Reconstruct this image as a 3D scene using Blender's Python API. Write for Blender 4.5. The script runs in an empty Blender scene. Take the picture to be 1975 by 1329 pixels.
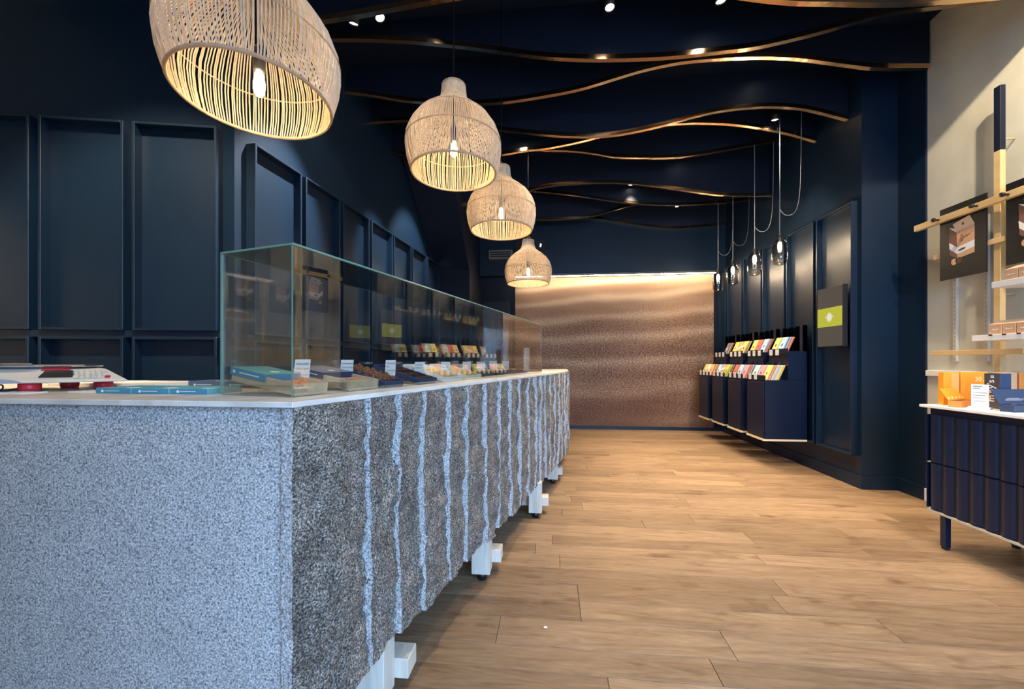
import bpy, bmesh, math, random
from mathutils import Vector, Matrix, noise
R = math.radians
C = bpy.context.scene.collection
random.seed(7)

# ------------------------------------------------------------------ camera, light, exposure
cam = bpy.data.cameras.new('camera'); co = bpy.data.objects.new('camera', cam); C.objects.link(co)
co.location = (0, 0, 1.1); co.rotation_euler = (R(90), 0, R(5.9))
cam.sensor_width = 36; cam.lens = 760 / 1975 * 36; cam.shift_y = 32.5 / 1975; cam.clip_start = .02
bpy.context.scene.camera = co
vs = bpy.context.scene.view_settings
vs.view_transform = 'Standard'; vs.look = 'None'; vs.gamma = 1; vs.exposure = 0.5
try: vs.use_curve_mapping = False
except Exception: pass
w = bpy.data.worlds.new('daylight'); bpy.context.scene.world = w; w.use_nodes = True
bg = w.node_tree.nodes['Background']; bg.inputs[0].default_value = (.38, .62, 1, 1); bg.inputs[1].default_value = 9.4
WARM = (1, .80, .56); WARM2 = (1, .88, .70)

def spot(name, loc, target, watts, size=70, blend=.6, col=WARM, rad=.03):
    l = bpy.data.lights.new(name, 'SPOT'); l.energy = watts; l.spot_size = R(size); l.spot_blend = blend
    l.color = col; l.shadow_soft_size = rad
    o = bpy.data.objects.new(name, l); C.objects.link(o); o.location = loc
    o.rotation_euler = (Vector(target) - Vector(loc)).to_track_quat('-Z', 'Y').to_euler()
    return o
# daylight through the open shop front is the sky itself; this marks the opening for the sampler
al = bpy.data.lights.new('shopfront_portal', 'AREA'); al.shape = 'RECTANGLE'; al.size = 2.45; al.size_y = 2.8
al.cycles.is_portal = True
ao = bpy.data.objects.new('shopfront_portal', al); C.objects.link(ao); ao.location = (1.375, -.79, 1.4); ao.rotation_euler = (R(90), 0, 0)

# ------------------------------------------------------------------ materials
def mat(name, col, rough=.5, metal=0., spec=.5, nodes=None):
    m = bpy.data.materials.new(name); m.use_nodes = True
    b = m.node_tree.nodes['Principled BSDF']
    b.inputs['Base Color'].default_value = (*col, 1); b.inputs['Roughness'].default_value = rough
    b.inputs['Metallic'].default_value = metal; b.inputs['Specular IOR Level'].default_value = spec
    if nodes: nodes(m.node_tree, b)
    return m
def N(t, kind, **kw):
    n = t.nodes.new(kind)
    for k, v in kw.items():
        if k.startswith('i_'): n.inputs[k[2:].replace('_', ' ')].default_value = v
        else: setattr(n, k, v)
    return n
def ramp(t, src, stops):
    r = t.nodes.new('ShaderNodeValToRGB'); e = r.color_ramp.elements
    while len(e) < len(stops): e.new(.5)
    for k, (p, c) in enumerate(stops): e[k].position = p; e[k].color = (*c, 1)
    t.links.new(src, r.inputs[0]); return r
def coords(t, kind='Object', scale=(1, 1, 1)):
    tc = t.nodes.new('ShaderNodeTexCoord'); mp = t.nodes.new('ShaderNodeMapping'); mp.inputs['Scale'].default_value = scale
    t.links.new(tc.outputs[kind], mp.inputs[0]); return mp.outputs[0]
def bump(t, b, src, s, d=.002):
    n = t.nodes.new('ShaderNodeBump'); n.inputs['Strength'].default_value = s; n.inputs['Distance'].default_value = d
    t.links.new(src, n.inputs['Height']); t.links.new(n.outputs[0], b.inputs['Normal'])
def emit(name, col, s):
    m = bpy.data.materials.new(name); m.use_nodes = True; t = m.node_tree; t.nodes.clear()
    e = t.nodes.new('ShaderNodeEmission'); e.inputs[0].default_value = (*col, 1); e.inputs[1].default_value = s
    o = t.nodes.new('ShaderNodeOutputMaterial'); t.links.new(e.outputs[0], o.inputs[0]); return m

def navy_nodes(t, b):
    n = N(t, 'ShaderNodeTexNoise', i_Scale=160., i_Detail=2.); t.links.new(coords(t), n.inputs['Vector'])
    bump(t, b, n.outputs['Fac'], .06, .001)
NAVY = mat('navy_paint', (.0036, .0150, .036), .40, 0, .4, navy_nodes)
NAVYM = mat('navy_matt', (.004, .009, .025), .55, 0, .3, navy_nodes)
NAVYD = mat('navy_furniture', (.002, .0075, .027), .36)
BLACK = mat('black_plastic', (.01, .01, .012), .4)
WHITE = mat('white_paint', (.80, .78, .74), .5)
CARD = mat('white_card', (.82, .80, .78), .6)
TXT = mat('grey_print', (.12, .12, .13), .7)
CHROME = mat('brushed_steel', (.6, .6, .6), .25, 1)

def plaster(t, b):
    n = N(t, 'ShaderNodeTexNoise', i_Scale=3., i_Detail=8., i_Roughness=.65); t.links.new(coords(t), n.inputs['Vector'])
    r = ramp(t, n.outputs['Fac'], [(.3, (.53, .52, .43)), (.7, (.63, .62, .52))]); t.links.new(r.outputs[0], b.inputs['Base Color'])
    bump(t, b, n.outputs['Fac'], .15, .004)
PLASTER = mat('pale_plaster', (.6, .57, .5), .8, 0, .3, plaster)

def oak(t, b):
    oi = t.nodes.new('ShaderNodeObjectInfo'); v = coords(t, 'Object', (1.3, 11, 11))
    add = N(t, 'ShaderNodeVectorMath', operation='ADD'); t.links.new(v, add.inputs[0])
    mul = N(t, 'ShaderNodeMath', operation='MULTIPLY'); mul.inputs[1].default_value = 60; t.links.new(oi.outputs['Random'], mul.inputs[0])
    t.links.new(mul.outputs[0], add.inputs[1])
    n = N(t, 'ShaderNodeTexNoise', i_Scale=2.2, i_Detail=7., i_Roughness=.62, i_Distortion=1.2); t.links.new(add.outputs[0], n.inputs['Vector'])
    n2 = N(t, 'ShaderNodeTexNoise', i_Scale=14., i_Detail=4.); t.links.new(add.outputs[0], n2.inputs['Vector'])
    r = ramp(t, n.outputs['Fac'], [(.25, (.15, .092, .052)), (.45, (.265, .170, .098)), (.6, (.325, .215, .128)), (.8, (.385, .265, .165))])
    r2 = ramp(t, n2.outputs['Fac'], [(.3, (.80, .80, .80)), (.65, (1, 1, 1))])
    r3 = ramp(t, oi.outputs['Random'], [(0, (.74, .72, .70)), (.5, (.96, .95, .94)), (1, (1.12, 1.12, 1.12))])
    m1 = N(t, 'ShaderNodeMix', data_type='RGBA', blend_type='MULTIPLY'); m1.inputs[0].default_value = 1
    m2 = N(t, 'ShaderNodeMix', data_type='RGBA', blend_type='MULTIPLY'); m2.inputs[0].default_value = 1
    t.links.new(r.outputs[0], m1.inputs[6]); t.links.new(r2.outputs[0], m1.inputs[7])
    t.links.new(m1.outputs[2], m2.inputs[6]); t.links.new(r3.outputs[0], m2.inputs[7]); t.links.new(m2.outputs[2], b.inputs['Base Color'])
    kn = N(t, 'ShaderNodeTexNoise', i_Scale=2.6, i_Detail=3., i_Roughness=.55); kv = N(t, 'ShaderNodeVectorMath', operation='ADD'); t.links.new(coords(t, 'Object', (1.6, 3.2, 1)), kv.inputs[0]); t.links.new(mul.outputs[0], kv.inputs[1]); t.links.new(kv.outputs[0], kn.inputs['Vector'])
    rk = ramp(t, kn.outputs['Fac'], [(.60, (1, 1, 1)), (.72, (.62, .55, .50)), (.80, (.30, .24, .2))]); m3 = N(t, 'ShaderNodeMix', data_type='RGBA', blend_type='MULTIPLY'); m3.inputs[0].default_value = 1
    t.links.new(m2.outputs[2], m3.inputs[6]); t.links.new(rk.outputs[0], m3.inputs[7]); t.links.new(m3.outputs[2], b.inputs['Base Color'])
    bump(t, b, n2.outputs['Fac'], .12, .002)
OAK = mat('oak_planks', (.4, .25, .15), .46, 0, .35, oak)

def wood(cols, sc=(3, 3, 40)):
    def f(t, b):
        n = N(t, 'ShaderNodeTexNoise', i_Scale=1.2, i_Detail=5., i_Distortion=.8); t.links.new(coords(t, 'Object', sc), n.inputs['Vector'])
        r = ramp(t, n.outputs['Fac'], [(.3, cols[0]), (.7, cols[1])]); t.links.new(r.outputs[0], b.inputs['Base Color'])
    return f
PINE = mat('yellow_pine', (.7, .5, .25), .5, 0, .4, wood(((.60, .40, .17), (.74, .54, .27)), (30, 2, 4)))
PALEW = mat('whitewashed_wood', (.6, .57, .5), .6, 0, .3, wood(((.50, .46, .39), (.66, .62, .54)), (25, 25, 3)))
TRAYW = mat('tray_wood', (.62, .5, .36), .6, 0, .3, wood(((.46, .33, .20), (.60, .46, .31)), (30, 8, 30)))
TRIMW = mat('light_plywood', (.72, .58, .38), .5)

def granite(t, b, dark):
    v = coords(t)
    n = N(t, 'ShaderNodeTexNoise', i_Scale=210., i_Detail=2., i_Roughness=.6); t.links.new(v, n.inputs['Vector'])
    v2 = N(t, 'ShaderNodeTexVoronoi', i_Scale=170.); t.links.new(v, v2.inputs['Vector'])
    big = N(t, 'ShaderNodeTexNoise', i_Scale=16. if dark else 6., i_Detail=6., i_Roughness=.7); t.links.new(coords(t, 'Object', (1, 1, .7)) if dark else v, big.inputs['Vector'])
    if dark: st = [(.30, (.03, .027, .024)), (.43, (.15, .138, .125)), (.54, (.34, .315, .285)), (.68, (.74, .71, .66))]
    else: st = [(.28, (.07, .07, .08)), (.41, (.30, .30, .30)), (.52, (.52, .52, .52)), (.68, (.80, .80, .80))]
    r = ramp(t, n.outputs['Fac'], st)
    rv = ramp(t, v2.outputs['Color'], [(.10, (.45, .45, .48)), (.40, (1, 1, 1))])
    m1 = N(t, 'ShaderNodeMix', data_type='RGBA', blend_type='MULTIPLY'); m1.inputs[0].default_value = .8
    t.links.new(r.outputs[0], m1.inputs[6]); t.links.new(rv.outputs[0], m1.inputs[7])
    rb = ramp(t, big.outputs['Fac'], [(.30, (.50, .45, .40)), (.5, (1.0, .95, .90)), (.70, (1.7, 1.62, 1.52))] if dark else [(.32, (.86, .86, .86)), (.62, (1, 1, 1))])
    m2 = N(t, 'ShaderNodeMix', data_type='RGBA', blend_type='MULTIPLY'); m2.inputs[0].default_value = 1
    t.links.new(m1.outputs[2], m2.inputs[6]); t.links.new(rb.outputs[0], m2.inputs[7]); t.links.new(m2.outputs[2], b.inputs['Base Color'])
    if dark: bump(t, b, n.outputs['Fac'], 1., .02)
GRAN = mat('sawn_granite', (.5, .5, .5), .55, 0, .4, lambda t, b: granite(t, b, False))
GRANR = mat('split_granite', (.2, .19, .18), .6, 0, .5, lambda t, b: granite(t, b, True))

def quartz(t, b):
    n = N(t, 'ShaderNodeTexNoise', i_Scale=5., i_Detail=5., i_Distortion=2.); t.links.new(coords(t, 'Object', (1, .3, 1)), n.inputs['Vector'])
    r = ramp(t, n.outputs['Fac'], [(.38, (.60, .56, .50)), (.55, (.74, .70, .64))]); t.links.new(r.outputs[0], b.inputs['Base Color'])
QUARTZ = mat('pale_worktop', (.7, .68, .63), .3, 0, .5, quartz)

def copper(t, b):
    n = N(t, 'ShaderNodeTexNoise', i_Scale=1.5); t.links.new(coords(t, 'Object', (6, 6, .2)), n.inputs['Vector'])
    bump(t, b, n.outputs['Fac'], .25, .01)
COPPER = mat('polished_copper', (.93, .62, .36), .16, 1, .5, copper)

def rattan(name, col):
    m = bpy.data.materials.new(name); m.use_nodes = True; t = m.node_tree; t.nodes.clear()
    d = t.nodes.new('ShaderNodeBsdfDiffuse'); tr = t.nodes.new('ShaderNodeBsdfTranslucent'); mx = t.nodes.new('ShaderNodeMixShader')
    n = N(t, 'ShaderNodeTexNoise', i_Scale=40., i_Detail=3.); t.links.new(coords(t), n.inputs['Vector'])
    r = ramp(t, n.outputs['Fac'], [(.3, tuple(c * .75 for c in col)), (.7, col)])
    t.links.new(r.outputs[0], d.inputs[0]); t.links.new(r.outputs[0], tr.inputs[0]); mx.inputs[0].default_value = .3
    o = t.nodes.new('ShaderNodeOutputMaterial'); t.links.new(d.outputs[0], mx.inputs[1]); t.links.new(tr.outputs[0], mx.inputs[2]); t.links.new(mx.outputs[0], o.inputs[0]); return m
RATTAN = rattan('rattan_cane', (.80, .66, .49)); RATTANB = rattan('rattan_binding', (.66, .50, .35))

def thin_glass(name, tint, rough=0., ior=1.5, boost=1.):
    m = bpy.data.materials.new(name); m.use_nodes = True; t = m.node_tree; t.nodes.clear()
    tr = t.nodes.new('ShaderNodeBsdfTransparent'); tr.inputs[0].default_value = (*tint, 1)
    g = t.nodes.new('ShaderNodeBsdfGlossy'); g.inputs['Roughness'].default_value = rough
    lw = t.nodes.new('ShaderNodeLayerWeight'); lw.inputs[0].default_value = .5
    p5 = N(t, 'ShaderNodeMath', operation='POWER'); p5.inputs[1].default_value = 5; t.links.new(lw.outputs['Facing'], p5.inputs[0])
    f = N(t, 'ShaderNodeMath', operation='MULTIPLY_ADD', use_clamp=True); f.inputs[1].default_value = .955 * boost; f.inputs[2].default_value = .045 * boost; t.links.new(p5.outputs[0], f.inputs[0])
    mx = t.nodes.new('ShaderNodeMixShader'); o = t.nodes.new('ShaderNodeOutputMaterial')
    t.links.new(f.outputs[0], mx.inputs[0]); t.links.new(tr.outputs[0], mx.inputs[1]); t.links.new(g.outputs[0], mx.inputs[2]); t.links.new(mx.outputs[0], o.inputs[0]); return m
GLASS = thin_glass('clear_glass', (.97, .985, .975), boost=2.6)
SMOKE = thin_glass('smoked_glass', (.66, .64, .63), boost=1.8)
ACRYL = thin_glass('clear_acrylic', (.95, .95, .95))
TINT = thin_glass('dark_acrylic', (.25, .3, .38))
EDGE = mat('green_glass_edge', (.15, .27, .21), .12, 0, .8)

def mural(t, b):
    v = coords(t, 'Generated', (1, 1, 1))
    sep = t.nodes.new('ShaderNodeSeparateXYZ'); t.links.new(v, sep.inputs[0])
    vd = coords(t, 'Generated', (1.1, 1, 3.2))
    nd = N(t, 'ShaderNodeTexNoise', i_Scale=1.6, i_Detail=3., i_Roughness=.45); t.links.new(vd, nd.inputs['Vector'])
    # ripple phase: rows close together near the top, slightly tilted, pushed about by noise
    pw = N(t, 'ShaderNodeMath', operation='POWER'); pw.inputs[1].default_value = 1.5; t.links.new(sep.outputs['Z'], pw.inputs[0])
    a1 = N(t, 'ShaderNodeMath', operation='MULTIPLY_ADD'); a1.inputs[1].default_value = 42.; t.links.new(pw.outputs[0], a1.inputs[0])
    a2 = N(t, 'ShaderNodeMath', operation='MULTIPLY_ADD'); a2.inputs[1].default_value = 5.; t.links.new(nd.outputs['Fac'], a2.inputs[0])
    tz = N(t, 'ShaderNodeMath', operation='MULTIPLY_ADD'); tz.inputs[1].default_value = -9.; tz.inputs[2].default_value = 2.8; t.links.new(sep.outputs['Z'], tz.inputs[0])
    tx = N(t, 'ShaderNodeMath', operation='MULTIPLY'); t.links.new(sep.outputs['X'], tx.inputs[0]); t.links.new(tz.outputs[0], tx.inputs[1])
    t.links.new(tx.outputs[0], a2.inputs[2]); t.links.new(a2.outputs[0], a1.inputs[2])
    sn = N(t, 'ShaderNodeMath', operation='SINE'); t.links.new(a1.outputs[0], sn.inputs[0])
    s00 = N(t, 'ShaderNodeMath', operation='MULTIPLY_ADD'); s00.inputs[1].default_value = .5; s00.inputs[2].default_value = .5; t.links.new(sn.outputs[0], s00.inputs[0])
    s01 = N(t, 'ShaderNodeMath', operation='POWER'); s01.inputs[1].default_value = 2.2; t.links.new(s00.outputs[0], s01.inputs[0])
    gr = N(t, 'ShaderNodeTexNoise', i_Scale=70., i_Detail=4., i_Roughness=.8); t.links.new(coords(t, 'Generated', (1.6, 1, 1.9)), gr.inputs['Vector'])
    big = N(t, 'ShaderNodeTexNoise', i_Scale=2.2, i_Detail=4.); t.links.new(coords(t, 'Generated', (.9, 1, 3)), big.inputs['Vector'])
    mixf = N(t, 'ShaderNodeMath', operation='MULTIPLY_ADD'); mixf.inputs[1].default_value = .26; t.links.new(s01.outputs[0], mixf.inputs[0])
    m3 = N(t, 'ShaderNodeMath', operation='MULTIPLY_ADD'); m3.inputs[1].default_value = .6; m3.inputs[2].default_value = -.17; t.links.new(big.outputs['Fac'], m3.inputs[0])
    # grain fades towards the smooth top
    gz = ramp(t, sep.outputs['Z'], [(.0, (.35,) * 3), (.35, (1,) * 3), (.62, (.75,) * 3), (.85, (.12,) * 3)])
    g0 = N(t, 'ShaderNodeMath', operation='SUBTRACT'); g0.inputs[1].default_value = .5; t.links.new(gr.outputs['Fac'], g0.inputs[0])
    g1 = N(t, 'ShaderNodeMath', operation='MULTIPLY'); t.links.new(g0.outputs[0], g1.inputs[0]); t.links.new(gz.outputs[0], g1.inputs[1])
    g2 = N(t, 'ShaderNodeMath', operation='MULTIPLY_ADD'); g2.inputs[1].default_value = 2.7; t.links.new(g1.outputs[0], g2.inputs[0]); t.links.new(m3.outputs[0], g2.inputs[2])
    t.links.new(g2.outputs[0], mixf.inputs[2])
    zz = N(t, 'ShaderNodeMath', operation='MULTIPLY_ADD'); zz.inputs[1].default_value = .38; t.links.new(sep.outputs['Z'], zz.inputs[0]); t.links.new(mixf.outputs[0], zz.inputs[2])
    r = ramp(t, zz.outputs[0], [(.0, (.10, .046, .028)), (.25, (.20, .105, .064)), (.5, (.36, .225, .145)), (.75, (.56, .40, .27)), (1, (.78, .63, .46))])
    t.links.new(r.outputs[0], b.inputs['Base Color'])
MURAL = mat('sand_dune_print', (.4, .3, .2), .6, 0, .2, mural)

def slate(t, b):
    n = N(t, 'ShaderNodeTexNoise', i_Scale=9., i_Detail=9., i_Roughness=.8, i_Distortion=1.); t.links.new(coords(t, 'Object', (1, 3, 6)), n.inputs['Vector'])
    r = ramp(t, n.outputs['Fac'], [(.48, (.006, .006, .007)), (.66, (.018, .018, .018)), (.80, (.16, .16, .16))]); t.links.new(r.outputs[0], b.inputs['Base Color'])
SLATE = mat('dark_poster_print', (.02, .02, .02), .4, 0, .4, slate)
KRAFT = mat('tan_carton', (.62, .36, .20), .55); KRAFTL = mat('pale_tan_carton', (.74, .52, .34), .55); KRAFTD = mat('shaded_tan_print', (.20, .085, .055), .6)
ORANGE = mat('orange_card', (.90, .33, .02), .5); ORANGED = mat('copper_orange_card', (.70, .24, .05), .5)
GREY = mat('charcoal_card', (.05, .055, .07), .5); BLUEC = mat('dark_blue_card', (.02, .045, .11), .45)
TEAL = mat('teal_card', (.13, .40, .42), .45); TEALB = mat('blue_teal_card', (.06, .26, .38), .45); SLATEB = mat('grey_blue_card', (.12, .16, .24), .45)
CHOC = mat('milk_chocolate', (.15, .05, .022), .28); CHOCD = mat('dark_chocolate', (.06, .02, .012), .3)
SALMON = mat('salmon_chocolate', (.72, .27, .12), .45); GOLDB = mat('golden_biscuit', (.66, .42, .15), .6); CREAM = mat('cream_card', (.8, .75, .58), .6)
RED = mat('red_plastic', (.62, .03, .05), .4); SCREEN = mat('dark_lcd', (.05, .045, .04), .2); IVORY = mat('ivory_plastic', (.78, .72, .62), .45)
SLATG = mat('grey_plastic', (.33, .35, .40), .45)
BULB = emit('warm_bulb', (1, .72, .38), 210.); BULBG = emit('warm_filament_bulb', (1, .78, .50), 420.); LENS = emit('spot_lens', (1, .93, .80), 26.); LED = emit('warm_led', (1, .80, .56), 48.)
SCRY = emit('lit_yellow_screen', (.42, .40, .045), .85); SCRG = emit('grey_glass_reflection', (.13, .105, .085), .55); SCRW = emit('lit_white_mark', (.9, .9, .75), .6)  # the grey emission imitates reflections on the dark parts of the screen

# ------------------------------------------------------------------ mesh helpers
class MB:
    def __init__(s): s.v = []; s.f = []; s.m = []; s.sm = []
    def add(s, vs_, fs, mi=0, smooth=False):
        o = len(s.v); s.v += [tuple(v) for v in vs_]
        for f in fs: s.f.append(tuple(i + o for i in f)); s.m.append(mi); s.sm.append(smooth)
        return s
    def box(s, x0, x1, y0, y1, z0, z1, mi=0, M=None):
        v = [(x, y, z) for z in (z0, z1) for y in (y0, y1) for x in (x0, x1)]
        if M is not None: v = [tuple(M @ Vector(p)) for p in v]
        return s.add(v, [(0, 2, 3, 1), (4, 5, 7, 6), (0, 1, 5, 4), (2, 6, 7, 3), (0, 4, 6, 2), (1, 3, 7, 5)], mi)
    def prism(s, poly, z0, z1, mi=0, M=None):
        n = len(poly); v = [(x, y, z0) for x, y in poly] + [(x, y, z1) for x, y in poly]
        if M is not None: v = [tuple(M @ Vector(p)) for p in v]
        return s.add(v, [tuple(range(n - 1, -1, -1)), tuple(range(n, 2 * n))] + [(i, (i + 1) % n, n + (i + 1) % n, n + i) for i in range(n)], mi)
    def tube(s, pts, r, n=6, mi=0, closed=False):
        pts = [Vector(p) for p in pts]; k = len(pts); vs_ = []; up = None
        for i, p in enumerate(pts):
            if closed: d = pts[(i + 1) % k] - pts[i - 1]
            else: d = pts[min(i + 1, k - 1)] - pts[max(i - 1, 0)]
            d.normalize()
            if up is None or abs(d.dot(up)) > .95: up = Vector((0, 0, 1)) if abs(d.z) < .9 else Vector((1, 0, 0))
            a = d.cross(up).normalized(); b2 = a.cross(d).normalized(); up = b2
            rr = r[i] if isinstance(r, (list, tuple)) else r
            vs_ += [p + (a * math.cos(2 * math.pi * j / n) + b2 * math.sin(2 * math.pi * j / n)) * rr for j in range(n)]
        fs = [(i * n + j, i * n + (j + 1) % n, ((i + 1) % k) * n + (j + 1) % n, ((i + 1) % k) * n + j) for i in range(k if closed else k - 1) for j in range(n)]
        if not closed: fs += [tuple(range(n - 1, -1, -1)), tuple(range((k - 1) * n, k * n))]
        return s.add(vs_, fs, mi, n > 4)
    def lathe(s, prof, n=24, mi=0, c=(0, 0, 0)):
        k = len(prof); v = [(c[0] + r * math.cos(2 * math.pi * j / n), c[1] + r * math.sin(2 * math.pi * j / n), c[2] + z) for r, z in prof for j in range(n)]
        fs = [(i * n + j, i * n + (j + 1) % n, (i + 1) * n + (j + 1) % n, (i + 1) * n + j) for i in range(k - 1) for j in range(n)]
        if prof[0][0] > 1e-4: pass
        return s.add(v, fs, mi, True)
    def quad(s, a, b, c, d, mi=0): return s.add([a, b, c, d], [(0, 1, 2, 3)], mi)

def build(name, mb, m, parent=None, bev=0, seg=1):
    me = bpy.data.meshes.new(name); me.from_pydata(mb.v, [], mb.f)
    for x in (m if isinstance(m, (list, tuple)) else [m]): me.materials.append(x)
    me.polygons.foreach_set('material_index', mb.m); me.polygons.foreach_set('use_smooth', mb.sm); me.update()
    o = bpy.data.objects.new(name, me); C.objects.link(o)
    if parent: o.parent = parent
    if bev:
        b = o.modifiers.new('bevel', 'BEVEL'); b.width = bev; b.segments = seg; b.limit_method = 'ANGLE'
    return o
def tag(o, label, cat, group=None):
    o['label'] = label; o['category'] = cat
    if group: o['group'] = group
    return o
def thing(name, label, cat, loc=(0, 0, 0), rz=0, group=None):
    o = bpy.data.objects.new(name, None); C.objects.link(o); o.location = loc; o.rotation_euler = (0, 0, rz)
    o.empty_display_size = .05
    return tag(o, label, cat, group)
def struct(name, mb, m, parent=None, bev=0):
    o = build(name, mb, m, parent, bev)
    if not parent: o['kind'] = 'structure'
    return o
def bx(*a, **k): return MB().box(*a, **k)
def dup(root, loc=None, rz=None, label=None, group=None):
    r = root.copy(); C.objects.link(r)
    if loc is not None: r.location = loc
    if rz is not None: r.rotation_euler = (0, 0, rz)
    if label: r['label'] = label
    if group: r['group'] = group
    for ch in list(root.children):
        c = ch.copy(); C.objects.link(c); c.parent = r
        for g in list(ch.children):
            d = g.copy(); C.objects.link(d); d.parent = c
    return r
def text(body, size, parent, loc, rot, m, name='lettering', ext=.0003, align='CENTER', shear=0):
    cu = bpy.data.curves.new(name, 'FONT'); cu.body = body; cu.size = size; cu.align_x = align; cu.align_y = 'CENTER'; cu.extrude = ext; cu.shear = shear
    cu.resolution_u = 3; cu.materials.append(m)
    tmp = bpy.data.objects.new(name, cu); C.objects.link(tmp); dg = bpy.context.evaluated_depsgraph_get(); dg.update()
    me = bpy.data.meshes.new_from_object(tmp.evaluated_get(dg)); me.name = name; bpy.data.objects.remove(tmp); bpy.data.curves.remove(cu)
    o = bpy.data.objects.new(name, me); C.objects.link(o); o.parent = parent; o.location = loc; o.rotation_euler = rot; return o
def cr(pts, per=8):
    P = [Vector(p) for p in pts]; P = [2 * P[0] - P[1]] + P + [2 * P[-1] - P[-2]]; out = []
    for i in range(1, len(P) - 2):
        for k in range(per):
            t = k / per; a, b, c, d = P[i - 1], P[i], P[i + 1], P[i + 2]
            out.append(.5 * ((2 * b) + (c - a) * t + (2 * a - 5 * b + 4 * c - d) * t * t + (3 * b - a - 3 * c + d) * t ** 3))
    return out + [P[-2]]

# ------------------------------------------------------------------ the room
ZC = 3.775
fl = struct('floor', bx(-3.4, 3.05, -1.3, 6.75, -.06, -.006), mat('dark_floor_joint', (.05, .03, .02), .8))
y = -1.2; row = 0
while y < 6.53:
    wd = random.choice((.125, .14, .14, .15, .165)); y1 = min(y + wd, 6.55)
    x = -1.5 - random.random() * .9
    while x < 2.95:
        L = random.choice((.9, 1.25, 1.5, 1.8, 2.1)); x1 = min(x + L, 2.96 + (.04 if y < 3.4 else 0))
        if x1 - x > .12:
            xs = max(x, -1.5); g = .0009; cx, cy = (xs + x1) / 2, (y + y1) / 2
            if x1 > xs + .1:
                o = build('plank', bx(xs - cx + g, x1 - cx - g, y - cy + g, y1 - cy - g, -.012, random.uniform(-.0006, 0)), OAK, fl, .0012)
                o.location = (cx, cy, 0)
        x = x1
    y = y1; row += 1
struct('ground', bx(-14, 14, -14, -1.32, -.3, -.02), mat('grey_paving', (.22, .22, .22), .8))
struct('ceiling', bx(-3.4, 3.05, -1.3, 6.75, ZC, ZC + .1), NAVYM)
# front wall with the open shop front behind the camera
struct('wall_front', MB().box(-3.4, .15, -.95, -.8, 0, ZC).box(.15, 2.6, -.95, -.8, 2.8, ZC).box(2.6, 3.05, -.95, -.8, 0, ZC), PLASTER)
# right side: white wall near, navy step, navy panelled wall far
wr = struct('wall_right', bx(2.95, 3.05, -1.3, 3.44, 0, ZC), PLASTER)
struct('trim_1', bx(2.92, 2.95, -1.2, 3.435, 0, .10), WHITE, None, .003)
o = struct('trim_2', bx(2.925, 2.95, -1.2, 3.43, .985, 1.03), WHITE, None, .003)
struct('wall_right_far', MB().box(2.935, 3.05, 3.44, 3.69, 0, ZC).box(2.65, 3.05, 3.69, 6.75, 0, ZC), NAVY)
wrf = bpy.data.objects['wall_right_far']
struct('baseboard_right', MB().box(2.635, 2.65, 3.675, 6.55, 0, .11).box(2.65, 2.935, 3.675, 3.69, 0, .11).box(2.92, 2.935, 3.44, 3.675, 0, .11), NAVY, None, .002)
def panel(parent, x0, x1, z0, z1, dep, M, bw=.015, sgn=1):
    """a shadow-box wall panel: a raised frame round a recessed face; local x along the wall, y out of it"""
    fr = MB()
    for a in ((x0, x0 + bw, z0, z1), (x1 - bw, x1, z0, z1), (x0 + bw, x1 - bw, z0, z0 + bw), (x0 + bw, x1 - bw, z1 - bw, z1)):
        fr.box(a[0], a[1], 0, dep, a[2], a[3], 0, M)
    o = build('wall_panel', MB().box(x0 + bw, x1 - bw, 0, .012, z0 + bw, z1 - bw, 0, M), NAVY, parent)
    build('panel_frame', fr, NAVY, o, .002)
MR = Matrix(((0, -1, 0, 2.65), (1, 0, 0, 0), (0, 0, 1, 0), (0, 0, 0, 1)))      # local x -> world Y, local y -> -X
for k in range(6):
    a = 3.735 + .503 * k; panel(wrf, a, min(a + .462, 6.53), .275, 2.505, .055, MR)
# end wall with bulkhead
struct('wall_back', bx(-3.4, 3.05, 6.55, 6.75, 0, ZC), NAVYM)
struct('baseboard_back', bx(-.62, 2.635, 6.50, 6.55, 0, .05), NAVY)
struct('trim_3', bx(-1.19, 2.65, 6.38, 6.55, 2.50, ZC), NAVY)
mu = thing('wall_mural', 'sand dune photo mural covering the far end wall', 'mural', (.955, 6.54, .05))
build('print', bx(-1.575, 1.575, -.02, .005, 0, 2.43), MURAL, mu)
ls = thing('led_strip', 'warm glowing light strip along the top of the sand mural', 'light', (.955, 6.42, 2.48))
build('light_tube', MB().box(-1.56, 1.56, -.004, .02, -.004, .004), LED, ls); build('channel', bx(-1.57, 1.57, -.01, .026, .004, .02), BLACK, ls)
dr = struct('door_1', bx(-1.16, -.72, 6.505, 6.55, 0, 2.1), NAVY, None, .004)
build('door_handle', MB().tube([(-.775, 6.47, 1.02), (-.775, 6.47, 1.3)], .008, 8).box(-.78, -.77, 6.47, 6.51, 1.03, 1.045).box(-.78, -.77, 6.47, 6.51, 1.275, 1.29), CHROME, dr)
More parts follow.
